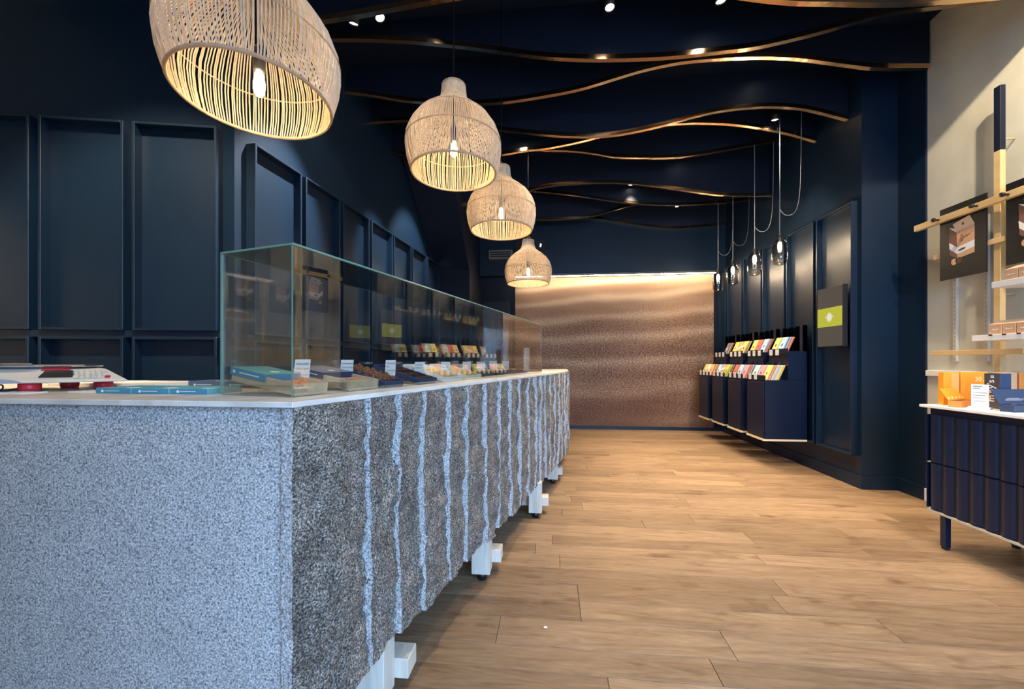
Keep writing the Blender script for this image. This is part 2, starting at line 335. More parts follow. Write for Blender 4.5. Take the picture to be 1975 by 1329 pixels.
# left side: short frontal wall behind the counter, then the long panelled wall, then a leaning pier
def seg_matrix(p, q):
    d = (Vector(q) - Vector(p)).normalized(); n = Vector((d.y, -d.x))
    return Matrix(((d.x, n.x, 0, p[0]), (d.y, n.y, 0, p[1]), (0, 0, 1, 0), (0, 0, 0, 1)))
M1 = seg_matrix((-3.25, 2.006), (-1.982, 2.287)); M2 = seg_matrix((-1.965, 2.31), (-1.696, 5.615))
wl1 = struct('wall_left_near', MB().box(-.35, 1.30, -.1, 0, 0, ZC, 0, M1), NAVY)
wl2 = struct('wall_left_far', MB().box(-.05, 3.31, -.1, 0, 0, ZC, 0, M2), NAVY)
struct('wall_left', bx(-3.5, -3.4, -1.3, 3, 0, ZC), PLASTER)
for a, b in ((-.30, .215), (.262, .71), (.757, 1.225)): panel(wl1, a, b, 1.285, 2.535, .07, M1); panel(wl1, a, b, .3, 1.245, .07, M1)
struct('trim_4', MB().box(-.34, 1.30, 0, .05, 1.245, 1.285, 0, M1), NAVY)
struct('trim_5', MB().box(.0, 3.30, 0, .05, 1.235, 1.27, 0, M2), NAVY)
for k in range(7):
    a = .035 + .468 * k; panel(wl2, a, min(a + .425, 3.30), 1.27, 2.50, .07, M2); panel(wl2, a, min(a + .425, 3.30), .3, 1.235, .07, M2)
Lp = [(-1.70, 5.62, 0), (-1.70, 5.62, 2.5), (-1.73, 5.1, 2.9), (-1.76, 4.6, 3.4), (-1.78, 4.25, ZC)]
Rp = [(-1.19, 5.62, 0), (-1.20, 5.62, 2.42), (-1.20, 5.25, 2.76), (-1.19, 4.72, 3.25), (-1.17, 4.2, ZC)]
pm = MB(); n = len(Lp)
pm.add(Lp + Rp + [(a[0] - .1, 6.55, a[2]) for a in Lp] + [(a[0], 6.55, a[2]) for a in Rp],
       [(i, n + i, n + i + 1, i + 1) for i in range(n - 1)] + [(n + i, 3 * n + i, 3 * n + i + 1, n + i + 1) for i in range(n - 1)] + [(2 * n + i, i, i + 1, 2 * n + i + 1) for i in range(n - 1)])
struct('wall_pier', pm, NAVYM)

# ------------------------------------------------------------------ wavy ceiling baffles with copper edges
BAF = [
 (2.55, [(-2.02, 3.41), (-1.63, 3.431), (-1.28, 3.452), (-.77, 3.499), (-.2, 3.53), (.5, 3.49), (1.0, 3.38), (1.39, 3.292), (1.67, 3.255), (2.14, 3.212), (2.94, 3.21)]),
 (2.98, [(-1.9, 3.685), (-1.49, 3.648), (-1.15, 3.607), (-.82, 3.551), (-.54, 3.496), (-.26, 3.434), (.01, 3.384), (.32, 3.348), (.7, 3.327), (.99, 3.326), (1.24, 3.336), (1.42, 3.344), (1.69, 3.383), (1.93, 3.429), (2.2, 3.489), (2.43, 3.518), (2.94, 3.54)]),
 (3.41, [(-1.87, 3.553), (-1.61, 3.501), (-1.32, 3.435), (-.99, 3.389), (-.75, 3.364), (-.43, 3.361), (-.07, 3.39), (.24, 3.431), (.54, 3.501), (.76, 3.551), (1.01, 3.588), (1.21, 3.598), (1.5, 3.596), (1.74, 3.582), (2.02, 3.543), (2.29, 3.484), (2.56, 3.43), (2.94, 3.398)]),
 (3.84, [(-1.84, 3.53), (-1.71, 3.534), (-1.43, 3.527), (-1.11, 3.497), (-.8, 3.431), (-.54, 3.379), (-.13, 3.309), (.17, 3.271), (.46, 3.254), (.75, 3.276), (1.09, 3.335), (1.32, 3.388), (1.55, 3.426), (1.82, 3.442), (2.05, 3.432), (2.27, 3.398), (2.45, 3.344), (2.645, 3.276)]),
 (4.27, [(-1.8, 3.441), (-1.53, 3.395), (-1.12, 3.356), (-.77, 3.349), (-.57, 3.355), (-.31, 3.386), (-.03, 3.404), (.3, 3.453), (.62, 3.516), (.94, 3.568), (1.26, 3.581), (1.52, 3.576), (1.78, 3.55), (1.98, 3.516), (2.28, 3.444), (2.48, 3.38), (2.645, 3.318)]),
 (4.70, [(-1.2, 3.69), (-.63, 3.663), (-.09, 3.608), (.21, 3.586), (.51, 3.533), (.72, 3.485), (1.1, 3.453), (1.39, 3.444), (1.65, 3.46), (2.04, 3.509), (2.34, 3.55), (2.645, 3.585)]),
 (5.13, [(-1.2, 3.16), (-.7, 3.22), (-.34, 3.317), (-.11, 3.361), (.19, 3.381), (.67, 3.379), (1.02, 3.349), (1.48, 3.269), (1.96, 3.177), (2.23, 3.146), (2.645, 3.129)]),
 (5.56, [(-1.2, 3.53), (-.37, 3.503), (-.04, 3.467), (.34, 3.407), (.98, 3.286), (1.61, 3.225), (2.22, 3.228), (2.645, 3.253)]),
 (5.99, [(-1.2, 3.31), (-.25, 3.25), (.22, 3.24), (.59, 3.273), (.88, 3.339), (1.24, 3.425), (1.77, 3.525), (2.645, 3.57)]),
 (6.33, [(-1.18, 3.50), (-.3, 3.47), (.23, 3.395), (.76, 3.342), (1.13, 3.263), (1.61, 3.181), (1.92, 3.153), (2.645, 3.19)])]
ORD = ['first', 'second', 'third', 'fourth', 'fifth', 'sixth', 'seventh', 'eighth', 'ninth', 'tenth', 'eleventh', 'twelfth']
for k, (by, pts) in enumerate(BAF):
    t = thing('ceiling_baffle', 'navy wavy ceiling baffle edged in copper, %s from the shop front' % ORD[k], 'baffle', (0, by, ZC), 0, 'wavy ceiling baffles')
    P = cr([(x, 0, z - ZC) for x, z in pts], 6); nb = len(P); th = .03
    v = []; f = []
    for p in P: v += [(p.x, 0, p.z + .036), (p.x, th, p.z + .036), (p.x, 0, 0), (p.x, th, 0)]
    for i in range(nb - 1):
        a, b = 4 * i, 4 * i + 4; f += [(a, b, b + 2, a + 2), (a + 1, a + 3, b + 3, b + 1), (a, a + 1, b + 1, b)]
    f += [(0, 2, 3, 1), (4 * nb - 4, 4 * nb - 3, 4 * nb - 1, 4 * nb - 2)]
    build('board', MB().add(v, f), NAVYM, t)
    v = []; f = []
    for p in P: v += [(p.x, -.004, p.z), (p.x, th + .002, p.z), (p.x, -.004, p.z + .036), (p.x, th + .002, p.z + .036)]
    for i in range(nb - 1):
        a, b = 4 * i, 4 * i + 4; f += [(a, b, b + 2, a + 2), (a + 1, a + 3, b + 3, b + 1), (a, a + 1, b + 1, b), (a + 2, b + 2, b + 3, a + 3)]
    f += [(0, 2, 3, 1), (4 * nb - 4, 4 * nb - 3, 4 * nb - 1, 4 * nb - 2)]
    build('copper_edging', MB().add(v, f), COPPER, t)

# ------------------------------------------------------------------ ceiling spotlights
def spotlight(x, y, z, tgt, watts, label, size=75, col=WARM):
    t = thing('ceiling_spotlight', label, 'spotlight', (x, y, z), 0, 'ceiling spotlights')
    d = (Vector(tgt) - Vector((x, y, z))).normalized(); q = d.to_track_quat('-Z', 'Y').to_matrix().to_4x4()
    hb = MB().lathe([(.0, .10), (.034, .10), (.036, .0), (.030, -.0), (.030, .012)], 16); hb.v = [tuple(q @ Vector(v)) for v in hb.v]
    build('housing', hb, BLACK, t)
    lb = MB().lathe([(.0, .008), (.030, .008)], 16); lb.v = [tuple(q @ Vector(v)) for v in lb.v]; lb.f = [tuple(reversed(f)) for f in lb.f]
    build('lens', lb, LENS, t)
    build('stem', MB().tube([(0, 0, .04), (0, 0, ZC - z)], .007, 6), BLACK, t)
    if watts: spot('spot_light', tuple(Vector((x, y, z)) + d * .03), tgt, watts, size, .6, col)
SP = [(-1.41, 2.675, 3.5, (-1.75, 3.2, 1.9), 22, 'left one of two ceiling spotlights above the first rattan lamp'),
      (-1.20, 2.646, 3.5, (-.1, 2.4, .5), 95, 'right one of two ceiling spotlights near the first rattan lamp'),
      (.385, 2.73, 3.5, (.55, 2.5, 0), 150, 'ceiling spotlight tilted down over the middle of the aisle'),
      (1.116, 2.76, 3.5, (1.3, 3.3, 0), 170, 'ceiling spotlight at the top edge, right of the aisle middle'),
      (-.33, 4.09, 3.5, (.1, 4.3, 0), 110, 'ceiling spotlight just right of the second rattan lamp'),
      (2.20, 4.17, 3.5, (2.25, 4.6, 1.1), 70, 'ceiling spotlight above the nearest smoked glass pendant'),
      (1.06, 5.49, 3.5, (1.2, 5.0, 0), 190, 'ceiling spotlight in the far middle of the ceiling'),
      (1.84, 6.06, 3.4, (2.2, 5.6, 1.0), 90, 'farthest ceiling spotlight, near the end wall')]
for a in SP: spotlight(*a)
HID = [(2.25, 1.61, 3.7, (2.95, 3.0, 1.75), 190, 78, 'ceiling spotlight washing the white wall, nearer the baffles'), (2.1, .7, 3.7, (2.9, 2.3, 1.6), 85, 78, 'ceiling spotlight washing the white wall, nearer the shop front'),
 (1.2, 1.9, 3.6, (1.3, 2.0, 0), 110, 66, 'added fill spotlight over the front right of the aisle'), (.7, .9, 3.6, (.5, 1.2, 0), 30, 66, 'added fill spotlight over the front of the aisle by the counter'), (1.9, 3.62, 3.73, (1.9, 3.6, 0), 120, 62, 'added fill spotlight hidden between the third and fourth wavy baffles, right side'),  # unseen spots added to brighten the aisle floor
 (.9, 4.05, 3.52, (.9, 4.0, 0), 130, 62, 'added fill spotlight hidden between the fourth and fifth wavy baffles, middle'), (1.6, 4.92, 3.64, (2.1, 4.85, 0), 120, 62, 'added fill spotlight hidden between the sixth and seventh wavy baffles'), (-.2, 1.6, 3.6, (-.75, 1.7, 1.), 40, 60, 'added fill spotlight over the near end of the glass case'),  # more added fill spots, kept out of sight above the aisle and case
 (-.95, 2.75, 3.71, (-1.935, 2.55, 1.9), 620, 36, 'ceiling spotlight aimed at the first panel of the long left wall'), (-.9, 3.62, 3.62, (-1.83, 3.98, 1.85), 330, 34, 'ceiling spotlight aimed at the middle panels of the long left wall'),
 (-.85, 4.48, 3.58, (-1.76, 4.75, 2.1), 260, 52, 'ceiling spotlight aimed at the far panels of the long left wall'), (-1.6, .9, 3.6, (-2.6, 2.1, 1.0), 420, 60, 'added fill spotlight behind the counter facing the short left wall'), (-1.7, -.2, 3.6, (-1.6, .85, .5), 60, 60, 'added fill spotlight just inside the shop front, over the counter end')]  # last two are unseen lamps added to tone the short wall and counter end
for x, y, z, tg, wt, sz, lb in HID: spotlight(x, y, z, tg, wt, lb, sz, (1, .93, .84) if 'long left wall' in lb else (1, .74, .50) if 'short left wall' in lb else WARM)

# ------------------------------------------------------------------ rattan pendants
PROF = [(0, .222), (.03, .232), (.07, .243), (.125, .25), (.18, .245), (.23, .225), (.275, .193), (.315, .15), (.345, .108), (.37, .080), (.40, .067), (.43, .063), (.465, .060)]
def rz_(z):
    for (a, ra), (b, rb) in zip(PROF, PROF[1:]):
        if z <= b: return ra + (rb - ra) * (z - a) / (b - a)
    return PROF[-1][1]
def weave_mesh():
    mb = MB(); NS = 165; rnd = random.Random(3)
    for k in range(NS):
        ph = 2 * math.pi * (k + rnd.uniform(-.16, .16)) / NS; tw = rnd.uniform(-.012, .012); off = rnd.uniform(-.002, .002)
        pts = []; rr = []
        for j, (z, r) in enumerate(PROF):
            a = ph + tw * math.sin(z * 9) + rnd.uniform(-.0025, .0025); q = r + off
            pts.append((q * math.cos(a), q * math.sin(a), z)); rr.append(.0029 if z < .3 else .0020)
        mb.tube(pts, rr, 4)
    return mb
def ring(z, r, tr, n=56, m=6): return MB().tube([(r * math.cos(2 * math.pi * j / n), r * math.sin(2 * math.pi * j / n), z) for j in range(n)], tr, m, 0, True)
def make_rattan():
    t = thing('rattan_pendant', 'x', 'pendant lamp', (0, 0, 0), 0, 'woven rattan pendants over the counter')
    wv = build('woven_shade', weave_mesh(), RATTAN, t); wv['kind'] = 'stuff'
    build('rim_hoop', ring(.0, .222, .0055), RATTANB, t)
    build('hoop', ring(.155, .2505, .0028), RATTANB, t); build('hoop', ring(.28, .192, .0022), RATTANB, t)
    build('neck_hoop', ring(.462, .061, .004), RATTANB, t)
    build('light_bulb', MB().lathe([(.0, .085), (.010, .088), (.0165, .105), (.0175, .125), (.013, .150), (.009, .165), (.0, .168)], 12), BULB, t)
    build('socket', MB().lathe([(0, .164), (.018, .166), (.019, .23), (.012, .245), (0, .246)], 12), BLACK, t)
    build('hanging_loop', MB().tube([(-.05, 0, .462), (-.035, 0, .49), (0, 0, .503), (.035, 0, .49), (.05, 0, .462)], .003, 6), RATTANB, t)
    return t
CORD = mat('matt_black_cord', (.006, .006, .007), .9, 0, .1)
def cord_for(t, z, zl=.24): build('cord', MB().tube([(0, 0, zl), (0, 0, (ZC - z) / t.scale[0])], .0035, 6), CORD, t)
rat = make_rattan()
RL = [(-1.022, 1.265, 2.005, 'largest woven rattan pendant, nearest the shop front at top left'),
      (-.525, 2.06, 2.106, 'second rattan pendant from the front, hanging over the glass case'),
      (-.375, 2.87, 2.06, 'third rattan pendant from the front, partly behind the second'),
      (-.262, 4.23, 1.935, 'smallest looking rattan pendant, hanging farthest, before the mural')]
RS = [1.07, 1, 1, 1]; tilt = [(R(4), R(7)), (R(3), R(6)), (R(2), R(3)), (0, 0)]
for k, (x, y, z, lb) in enumerate(RL):
    o = rat if k == 0 else dup(rat)
    o.location = (x, y, z); o['label'] = lb; o.rotation_euler = (0, 0, k * .7); o.scale = (RS[k],) * 3
for o, (x, y, z, lb) in zip([o for o in bpy.data.objects if o.name.startswith('rattan_pendant')], RL): cord_for(o, z, .16 if z == 2.005 else .24)
for c in rat.children:
    if c.name in ('light_bulb', 'socket'): c.location = (.012, 0, -.075)

# ------------------------------------------------------------------ the granite counter
ZT = 1.008; K = Vector((-.583, .837))
def side(yy):
    """plan of the aisle face, straight then bending back"""
    base = [(-.583, .837), (-.033, 3.04), (.06, 3.42), (.122, 3.78), (.158, 4.12), (.168, 4.45), (.16, 4.75)]
    for (x0, y0), (x1, y1) in zip(base, base[1:]):
        if yy <= y1: return x0 + (x1 - x0) * (yy - y0) / (y1 - y0)
    return base[-1][0]
ct = thing('granite_counter', 'long stone sales counter with pale worktop on whitewashed wooden feet', 'counter', (-.9, 2.0, 0))
def cpart(name, mb, m, bev=0, par=None):
    mb.v = [(a + .9, b - 2.0, c) for a, b, c in mb.v]; return build(name, mb, m, par or ct, bev)
ys = [.837 + .12 * i for i in range(33)]
outer = [(side(yy) + .004, yy) for yy in ys] + [(.158, 4.75)]
poly = [(-2.6, .848)] + [(-.583, .832)] + outer[1:] + [(-.55, 4.75), (-.75, 3.4), (-1.16, 1.45), (-2.6, 1.45)]
cpart('worktop', MB().prism(poly, ZT - .0135, ZT), QUARTZ, .0015)
cpart('front_slab', MB().box(-2.6, -.6085, .852, .885, .23, ZT - .0136), GRAN, .001)
cpart('carcass', MB().prism([(-2.55, .89), (-.64, .9)] + [(side(yy) - .06, yy) for yy in ys[2::3]] + [(.05, 4.72), (-.5, 4.72), (-.7, 3.4), (-1.12, 1.42), (-2.55, 1.42)], .25, ZT - .014), mat('dark_carcass', (.02, .02, .022), .6))
# corner edge of the rough cladding: sawn strip facing the shop front, then split-faced slabs each stepped out from the last
cuts = [.837, 1.071, 1.207, 1.340, 1.523, 1.670, 1.864, 2.039, 2.200, 2.358, 2.529, 2.688, 2.80, 2.94, 3.08, 3.22, 3.37, 3.52, 3.68, 3.84, 4.0, 4.16, 4.32, 4.48, 4.64, 4.75]
def rough_slab(i, y0, y1):
    nx, nz = 22, 92; z0 = .232 + random.uniform(-.004, .004); z1 = ZT - .0137
    mb = MB(); step = random.uniform(.013, .020) if i else .0
    V = []
    for b in range(nz + 1):
        z = z0 + (z1 - z0) * b / nz
        wob = .013 * noise.noise(Vector((i * 7.3, z * 2.6, 3))) + .004 * noise.noise(Vector((i * 3.1, z * 14, 9)))
        for a in range(nx + 1):
            t = a / nx; yy = y0 + (y1 - y0) * t + (wob if i else .004 * noise.noise(Vector((0, z * 14, 1)))) * (1 - t)
            x = side(yy); amt = math.sin(math.pi * min(1, t * 1.0)) ** .5 if i == 0 else 1
            prof = step * (1 + .55 * noise.noise(Vector((i * 5.7, z * 3.1, 6)))) * (1 - t) ** .9 if i else .022 * math.sin(math.pi * t) + .0
            nn = .020 * noise.noise(Vector((yy * 9, z * 9, 1.7))) + .013 * noise.noise(Vector((yy * 26, z * 26, 5))) + .007 * noise.noise(Vector((yy * 70, z * 70, 8)))
            e = min(1, t * 6) if i == 0 else (.35 + .65 * min(1, t * 5))
            V.append((x - .004 + prof + nn * e, yy - .05 * 0, z))
    o = 0; F = [(b * (nx + 1) + a, b * (nx + 1) + a + 1, (b + 1) * (nx + 1) + a + 1, (b + 1) * (nx + 1) + a) for b in range(nz) for a in range(nx)]
    mb.add(V, F, 0, True)
    # sawn leading edge facing the shop front, and back closure
    W = []
    for b in range(nz + 1): p = V[b * (nx + 1)]; W += [p, (p[0] - (.03 if i == 0 else .045), p[1] + .004, p[2])]
    mb.add(W, [(2 * b + 1, 2 * b, 2 * b + 2, 2 * b + 3) for b in range(nz)], 1)
    # bottom and top lips
    bt = V[:nx + 1]; mb.add(bt + [(p[0] - .07, p[1] + .01, p[2]) for p in bt], [(a + 1, a, nx + 1 + a, nx + 2 + a) for a in range(nx)], 0)
    tp = V[-(nx + 1):]; mb.add(tp + [(p[0] - .07, p[1] + .01, p[2]) for p in tp], [(a, a + 1, nx + 2 + a, nx + 1 + a) for a in range(nx)], 0)
    cpart('rough_slab', mb, [GRANR, GRAN])
for i, (a, b) in enumerate(zip(cuts, cuts[1:])): rough_slab(i, a, b)
cpart('daylight_block_board', MB().prism([(-2.5, .95), (-.74, .95), (-.42, 2.9), (-.25, 3.9), (-.2, 4.6), (-.25, 4.6), (-.31, 3.9), (-.48, 2.9), (-.78, .97), (-2.5, .97)], .003, .249), BLACK)  # unseen board added to keep daylight from under the counter
cpart('corner_strip', MB().box(-.6075, -.585, .848, .90, .23, ZT - .0137), GRAN, .001)
for k, (lx, ly) in enumerate(((-.515, 1.16), (-.311, 1.93), (-.0755, 2.75), (.045, 3.55), (.10, 4.3))):
    o = cpart('leg', MB().box(lx - .092, lx, ly, ly + .085, .04, .252), PALEW, .002)
    cpart('cross_beam', MB().box(lx - .55, lx + .045, ly + .086, ly + .165, .06, .125), PALEW, .003, o)
    cpart('rubber_foot', MB().lathe([(0, .0), (.022, 0), (.022, .042), (0, .042)], 12, 0, (lx - .045, ly + .04, 0)), BLACK, 0, o)

# ------------------------------------------------------------------ glass case on the counter and what is in it
AZ = math.atan2(2.331, .565); GL = 2.40; GD = .266; GH = .388; GT = .005
gc = thing('glass_case', 'long clear glass display case standing on the worktop', 'display case', (-.655, .937, ZT), AZ)
def pane(x0, x1, y0, y1, z0, z1, thin):
    mb = MB().box(x0, x1, y0, y1, z0, z1); mb.m = [1] * 6
    for i in {'z': (0, 1), 'y': (2, 3), 'x': (4, 5)}[thin]: mb.m[i] = 0
    build('pane', mb, [GLASS, EDGE], gc)
pane(0, GL, 0, GT, .001, GH, 'y'); pane(0, GL, GD - GT, GD, .001, GH, 'y')
pane(0, GT, GT + .0005, GD - GT - .0005, .001, GH, 'x'); pane(GL - GT, GL, GT + .0005, GD - GT - .0005, .001, GH, 'x')
pane(0, GL, 0, GD, GH + .0005, GH + .0005 + GT, 'z')
ca, sa = math.cos(AZ), math.sin(AZ)
def G(a, b, z=0): return (-.655 + a * ca - b * sa, .937 + a * sa + b * ca, ZT + z)
def slope(a, b, ang, z0): return Matrix.Translation((0, b, z0)) @ Matrix.Rotation(ang, 4, 'X')
def tray(a0, a1, blen, mtray, label, lid=None, lidlabel=None, ang=9, h=.032, b0=.022, name='chocolate_tray'):
    wd = (a1 - a0) / 2; t = thing(name, label, 'tray', G((a0 + a1) / 2, 0, .0005), AZ)
    z0 = .0006; M = slope(0, b0, R(ang), z0); th = .006
    mb = MB().box(-wd, wd, 0, blen, 0, th, 0, M)
    for q in ((-wd, -wd + th, 0, blen), (wd - th, wd, 0, blen), (-wd + th, wd - th, 0, th), (-wd + th, wd - th, blen - th, blen)): mb.box(q[0], q[1], q[2], q[3], th, h, 0, M)
    build('tray_box', mb, mtray, t, .0008)
    # wedge stand under the raised back
    zb = blen * math.sin(R(ang)); yb = b0 + blen * math.cos(R(ang))
    build('wedge_stand', MB().add([(-wd + .01, yb - .02, 0), (wd - .01, yb - .02, 0), (wd - .01, yb - .02, zb - .004), (-wd + .01, yb - .02, zb - .004), (-wd + .01, yb - .026, 0), (wd - .01, yb - .026, 0), (wd - .01, yb - .026, zb - .005), (-wd + .01, yb - .026, zb - .005)], [(0, 1, 2, 3), (5, 4, 7, 6), (0, 4, 5, 1), (3, 2, 6, 7), (1, 5, 6, 2), (0, 3, 7, 4)]), ACRYL, t)
    if lid:
        m1, m2 = lid
        l = build('lid', MB().box(-wd - .002, wd + .002, blen * .46, blen + .004, h - .014, h + .007, 0, M), m1, t, .001)
        lm = MB().box(-wd - .0025, wd + .0025, blen * .46 - .0006, blen * .46 + .002, h - .0138, h + .0066, 0, M); lm.box(-wd - .0027, -wd - .0019, blen * .46, blen + .0035, h - .0138, h + .0066, 0, M)
        build('lid_side_band', lm, m2, l)
        build('white_emblem', MB().lathe([(0, .0), (.012, 0)], 14).add([], []) if False else MB().prism([(.014 * math.cos(j * .45) , blen * .60 + .009 * math.sin(j * .45)) for j in range(14)], h + .0071, h + .0076, 0, M), CARD, l)
        build('emblem', MB().prism([(.0045 * math.cos(j * .52) + blen * .95 - .0, .0045 * math.sin(j * .52) + h - .003) for j in range(12)], -wd - .0034, -wd - .0028, 0, M @ Matrix(((0, 0, 1, 0), (1, 0, 0, 0), (0, 1, 0, 0), (0, 0, 0, 1)))), CARD, l)
        build('printed_line', MB().box(-wd - .0034, -wd - .0028, blen * .55, blen * .86, h - .005, h - .002, 0, M), CARD, l)
    return t, M, wd, th, blen, h
def blob(M, x, y, z, rx, ry, rz, tilt=0):
    mb = MB(); n = 10; rows = 5; v = []
    for i in range(rows + 1):
        ph = math.pi * i / rows - math.pi / 2
        for j in range(n): a = 2 * math.pi * j / n; v.append((rx * math.cos(ph) * math.cos(a), ry * math.cos(ph) * math.sin(a), rz * math.sin(ph)))
    T = M @ Matrix.Translation((x, y, z)) @ Matrix.Rotation(tilt, 4, 'X')
    return mb.add([tuple(T @ Vector(p)) for p in v], [(i * n + j, i * n + (j + 1) % n, (i + 1) * n + (j + 1) % n, (i + 1) * n + j) for i in range(rows) for j in range(n)], 0, True)
def fill(T, mt, kind, words, where, cnt, group, y_lo=.02, y_hi=None, size=1):
    t, M, wd, th, bl, h = T; y_hi = y_hi or bl - .02
    cols, rows = cnt; root = Matrix.Translation(t.location) @ Matrix.Rotation(AZ, 4, 'Z')
    for r in range(rows):
        for c in range(cols):
            x = -wd + th + (2 * wd - 2 * th) * (c + .5) / cols + random.uniform(-.001, .001); yy = y_lo + (y_hi - y_lo) * (r + .5) / rows
            if kind == 'ball': mb = blob(M, x, yy, th + .013, .0128, .0128, .0128) if (c + r) % 2 else blob(M, x, yy, th + .015, .013, .008, .016, R(-35))
            elif kind == 'slab': mb = MB().box(x - .45 * 2 * wd / cols + .002, x + .45 * 2 * wd / cols - .002, yy - .012, yy + .012, th + .001, th + .007, 0, M @ Matrix.Translation((0, 0, .006)) @ Matrix.Translation((x, yy, th)) @ Matrix.Rotation(R(-18 + random.uniform(-5, 5)), 4, 'X') @ Matrix.Translation((-x, -yy, -th)))
            else: mb = blob(M, x, yy, th + .011, .018, .015, .008, R(random.uniform(-25, 25)))
            mb.v = [tuple(root @ Vector(p)) for p in mb.v]
            cen = sum((Vector(p) for p in mb.v), Vector()) / len(mb.v); mb.v = [tuple(Vector(p) - cen) for p in mb.v]
            o = build(words[0], mb, mt[(c * 2 + r) % len(mt)]); o.location = cen
            tag(o, '%s, %s from shop-front end, row %s from pane, %s' % (words[1], ORD[c], ('one', 'two', 'three', 'four', 'five', 'six')[r], where), 'chocolate', group)
T1 = tray(.018, .125, .238, TRAYW, 'wooden tray with teal half-open lid at the near end of the glass case', (TEAL, TEALB), ang=9, b0=.014)
fill(T1, [SALMON], 'slab', ('chocolate_piece', 'salmon coloured chocolate piece'), 'teal lidded tray', (3, 4), 'salmon pieces in the teal lidded tray', .015, .115)
T2 = tray(.215, .345, .238, TRAYW, 'wooden tray with grey-blue half-open lid, second in the glass case', (SLATEB, BLUEC), ang=9, b0=.014)
fill(T2, [SALMON, KRAFT], 'slab', ('chocolate_piece', 'tan chocolate piece'), 'grey-blue lidded tray', (3, 4), 'tan pieces in the blue lidded tray', .015, .115)
T3 = tray(.375, .485, .225, BLUEC, 'navy box piled with round milk chocolates in the glass case', ang=15, h=.021, b0=.012)
fill(T3, [CHOC], 'ball', ('chocolate', 'round glossy milk chocolate'), 'first navy box', (4, 6), 'round chocolates in the navy box')
T4 = tray(.585, .725, .225, BLUEC, 'navy box of flat chocolate slabs in the glass case', ang=15, h=.021, b0=.012)
fill(T4, [CHOC, CHOCD], 'slab', ('chocolate_slab', 'flat brown chocolate slab'), 'second navy box', (3, 6), 'chocolate slabs in the second navy box')
T5 = tray(.79, .965, .225, WHITE, 'white box of pale nut clusters in the glass case', ang=15, h=.021, b0=.012)
fill(T5, [GOLDB, KRAFTL], 'chip', ('nut_cluster', 'pale nut cluster'), 'white box', (4, 5), 'nut clusters in the white box', .02, .14)
T6 = tray(1.02, 1.19, .225, CREAM, 'cream box of golden biscuit rounds in the glass case', ang=15, h=.021, b0=.012)
fill(T6, [GOLDB], 'chip', ('biscuit_round', 'golden biscuit round'), 'cream box', (4, 6), 'golden rounds in the cream box')
DGREEN = mat('dark_green_card', (.02, .10, .09), .4)
for k, (a0, a1) in enumerate(((1.27, 1.40), (1.46, 1.60), (1.66, 1.82), (1.90, 2.06))):
    T = tray(a0, a1, .20, DGREEN if k < 2 else SLATEB, ['dark green tray after the cream box in the glass case', 'second dark green tray toward the far end of the glass case', 'slate blue tray near the far end of the glass case', 'last slate blue tray at the far end of the glass case'][k], ang=10, h=.02)
    fill(T, [CHOCD, GOLDB], 'chip', ('chocolate', 'small round chocolate'), ['first dark green tray', 'second dark green tray', 'first slate blue tray', 'last slate blue tray'][k], (3, 4), 'small chocolates in far tray %d' % (k + 1))
def price_card(a, b, wd, h, lines, label, turn=-76, lean=8, dots=True):
    t = thing('price_card', label, 'price card', G(a, b, .0005), AZ + R(turn), 'price cards in the glass case')
    M = Matrix.Rotation(R(-lean), 4, 'X')
    build('card', MB().box(-wd / 2, wd / 2, 0, .0012, .004, h, 0, M), CARD, t); build('stand', MB().box(-wd / 2, wd / 2, -.006, .02, 0, .004), ACRYL, t, .0005)
    for k, s in enumerate(lines): text(s, .0092 if len(s) < 8 else .0078, t, M @ Vector((-wd / 2 + .004, -.0008, h - .014 - .0135 * k)), (R(90 - lean), 0, 0), TXT, 'print', .0002, 'LEFT')
    lm = MB()
    for k in range(5):
        z = h * .52 - k * .0085
        if z > .012: lm.box(-wd / 2 + .005, wd / 2 - .005 - .006 * (k % 2), -.0009, -.0004, z, z + .0022, 0, M)
    build('fine_print', lm, mat('pale_print', (.45, .45, .46), .7) if 'pale_print' not in bpy.data.materials else bpy.data.materials['pale_print'], t)
price_card(.125, .115, .048, .098, ['CARAM\u00c9S', 'CHOCOLAT', 'LAIT'], 'white price card reading CHOCOLAT LAIT beside the teal lidded tray')
price_card(.345, .15, .046, .098, ['MENDIANTS', 'CHOCOLAT', 'NOIR'], 'white price card reading CHOCOLAT NOIR beside the grey-blue lidded tray')
price_card(.55, .12, .042, .098, ['ORANGE', 'AU', 'CHOCOLAT'], 'white price card between the two navy boxes')
price_card(.76, .12, .046, .09, ['CHOCO', 'BLANC'], 'white price card between the second navy box and the white box')
price_card(.995, .12, .046, .09, ['NOIX', 'PRALIN'], 'white price card between the white box and the cream box')
price_card(1.235, .12, .046, .09, ['FOUR'], 'white price card just past the cream box')
price_card(1.43, .12, .05, .09, ['THE'], 'white price card between the two dark green trays')
price_card(1.63, .12, .05, .095, ['LAIT'], 'white price card between dark green and slate blue trays')
price_card(1.86, .12, .05, .095, ['NOIR'], 'white price card between the two slate blue trays')
price_card(2.20, .07, .045, .20, ['PRIX'], 'tall white card at the far end of the glass case')
for k in range(9): tag(build('price_tag', bx(-.014, .014, 0, .002, 0, .024), CREAM), 'tiny cream price tag at the far back of the glass case, %s in its row' % ORD[k], 'price tag', 'cream tags in the glass case')
for k, o in enumerate([o for o in bpy.data.objects if o.name.startswith('price_tag')]): o.location = G(1.32 + .085 * k, .215, .0003); o.rotation_euler = (0, 0, AZ - R(76))
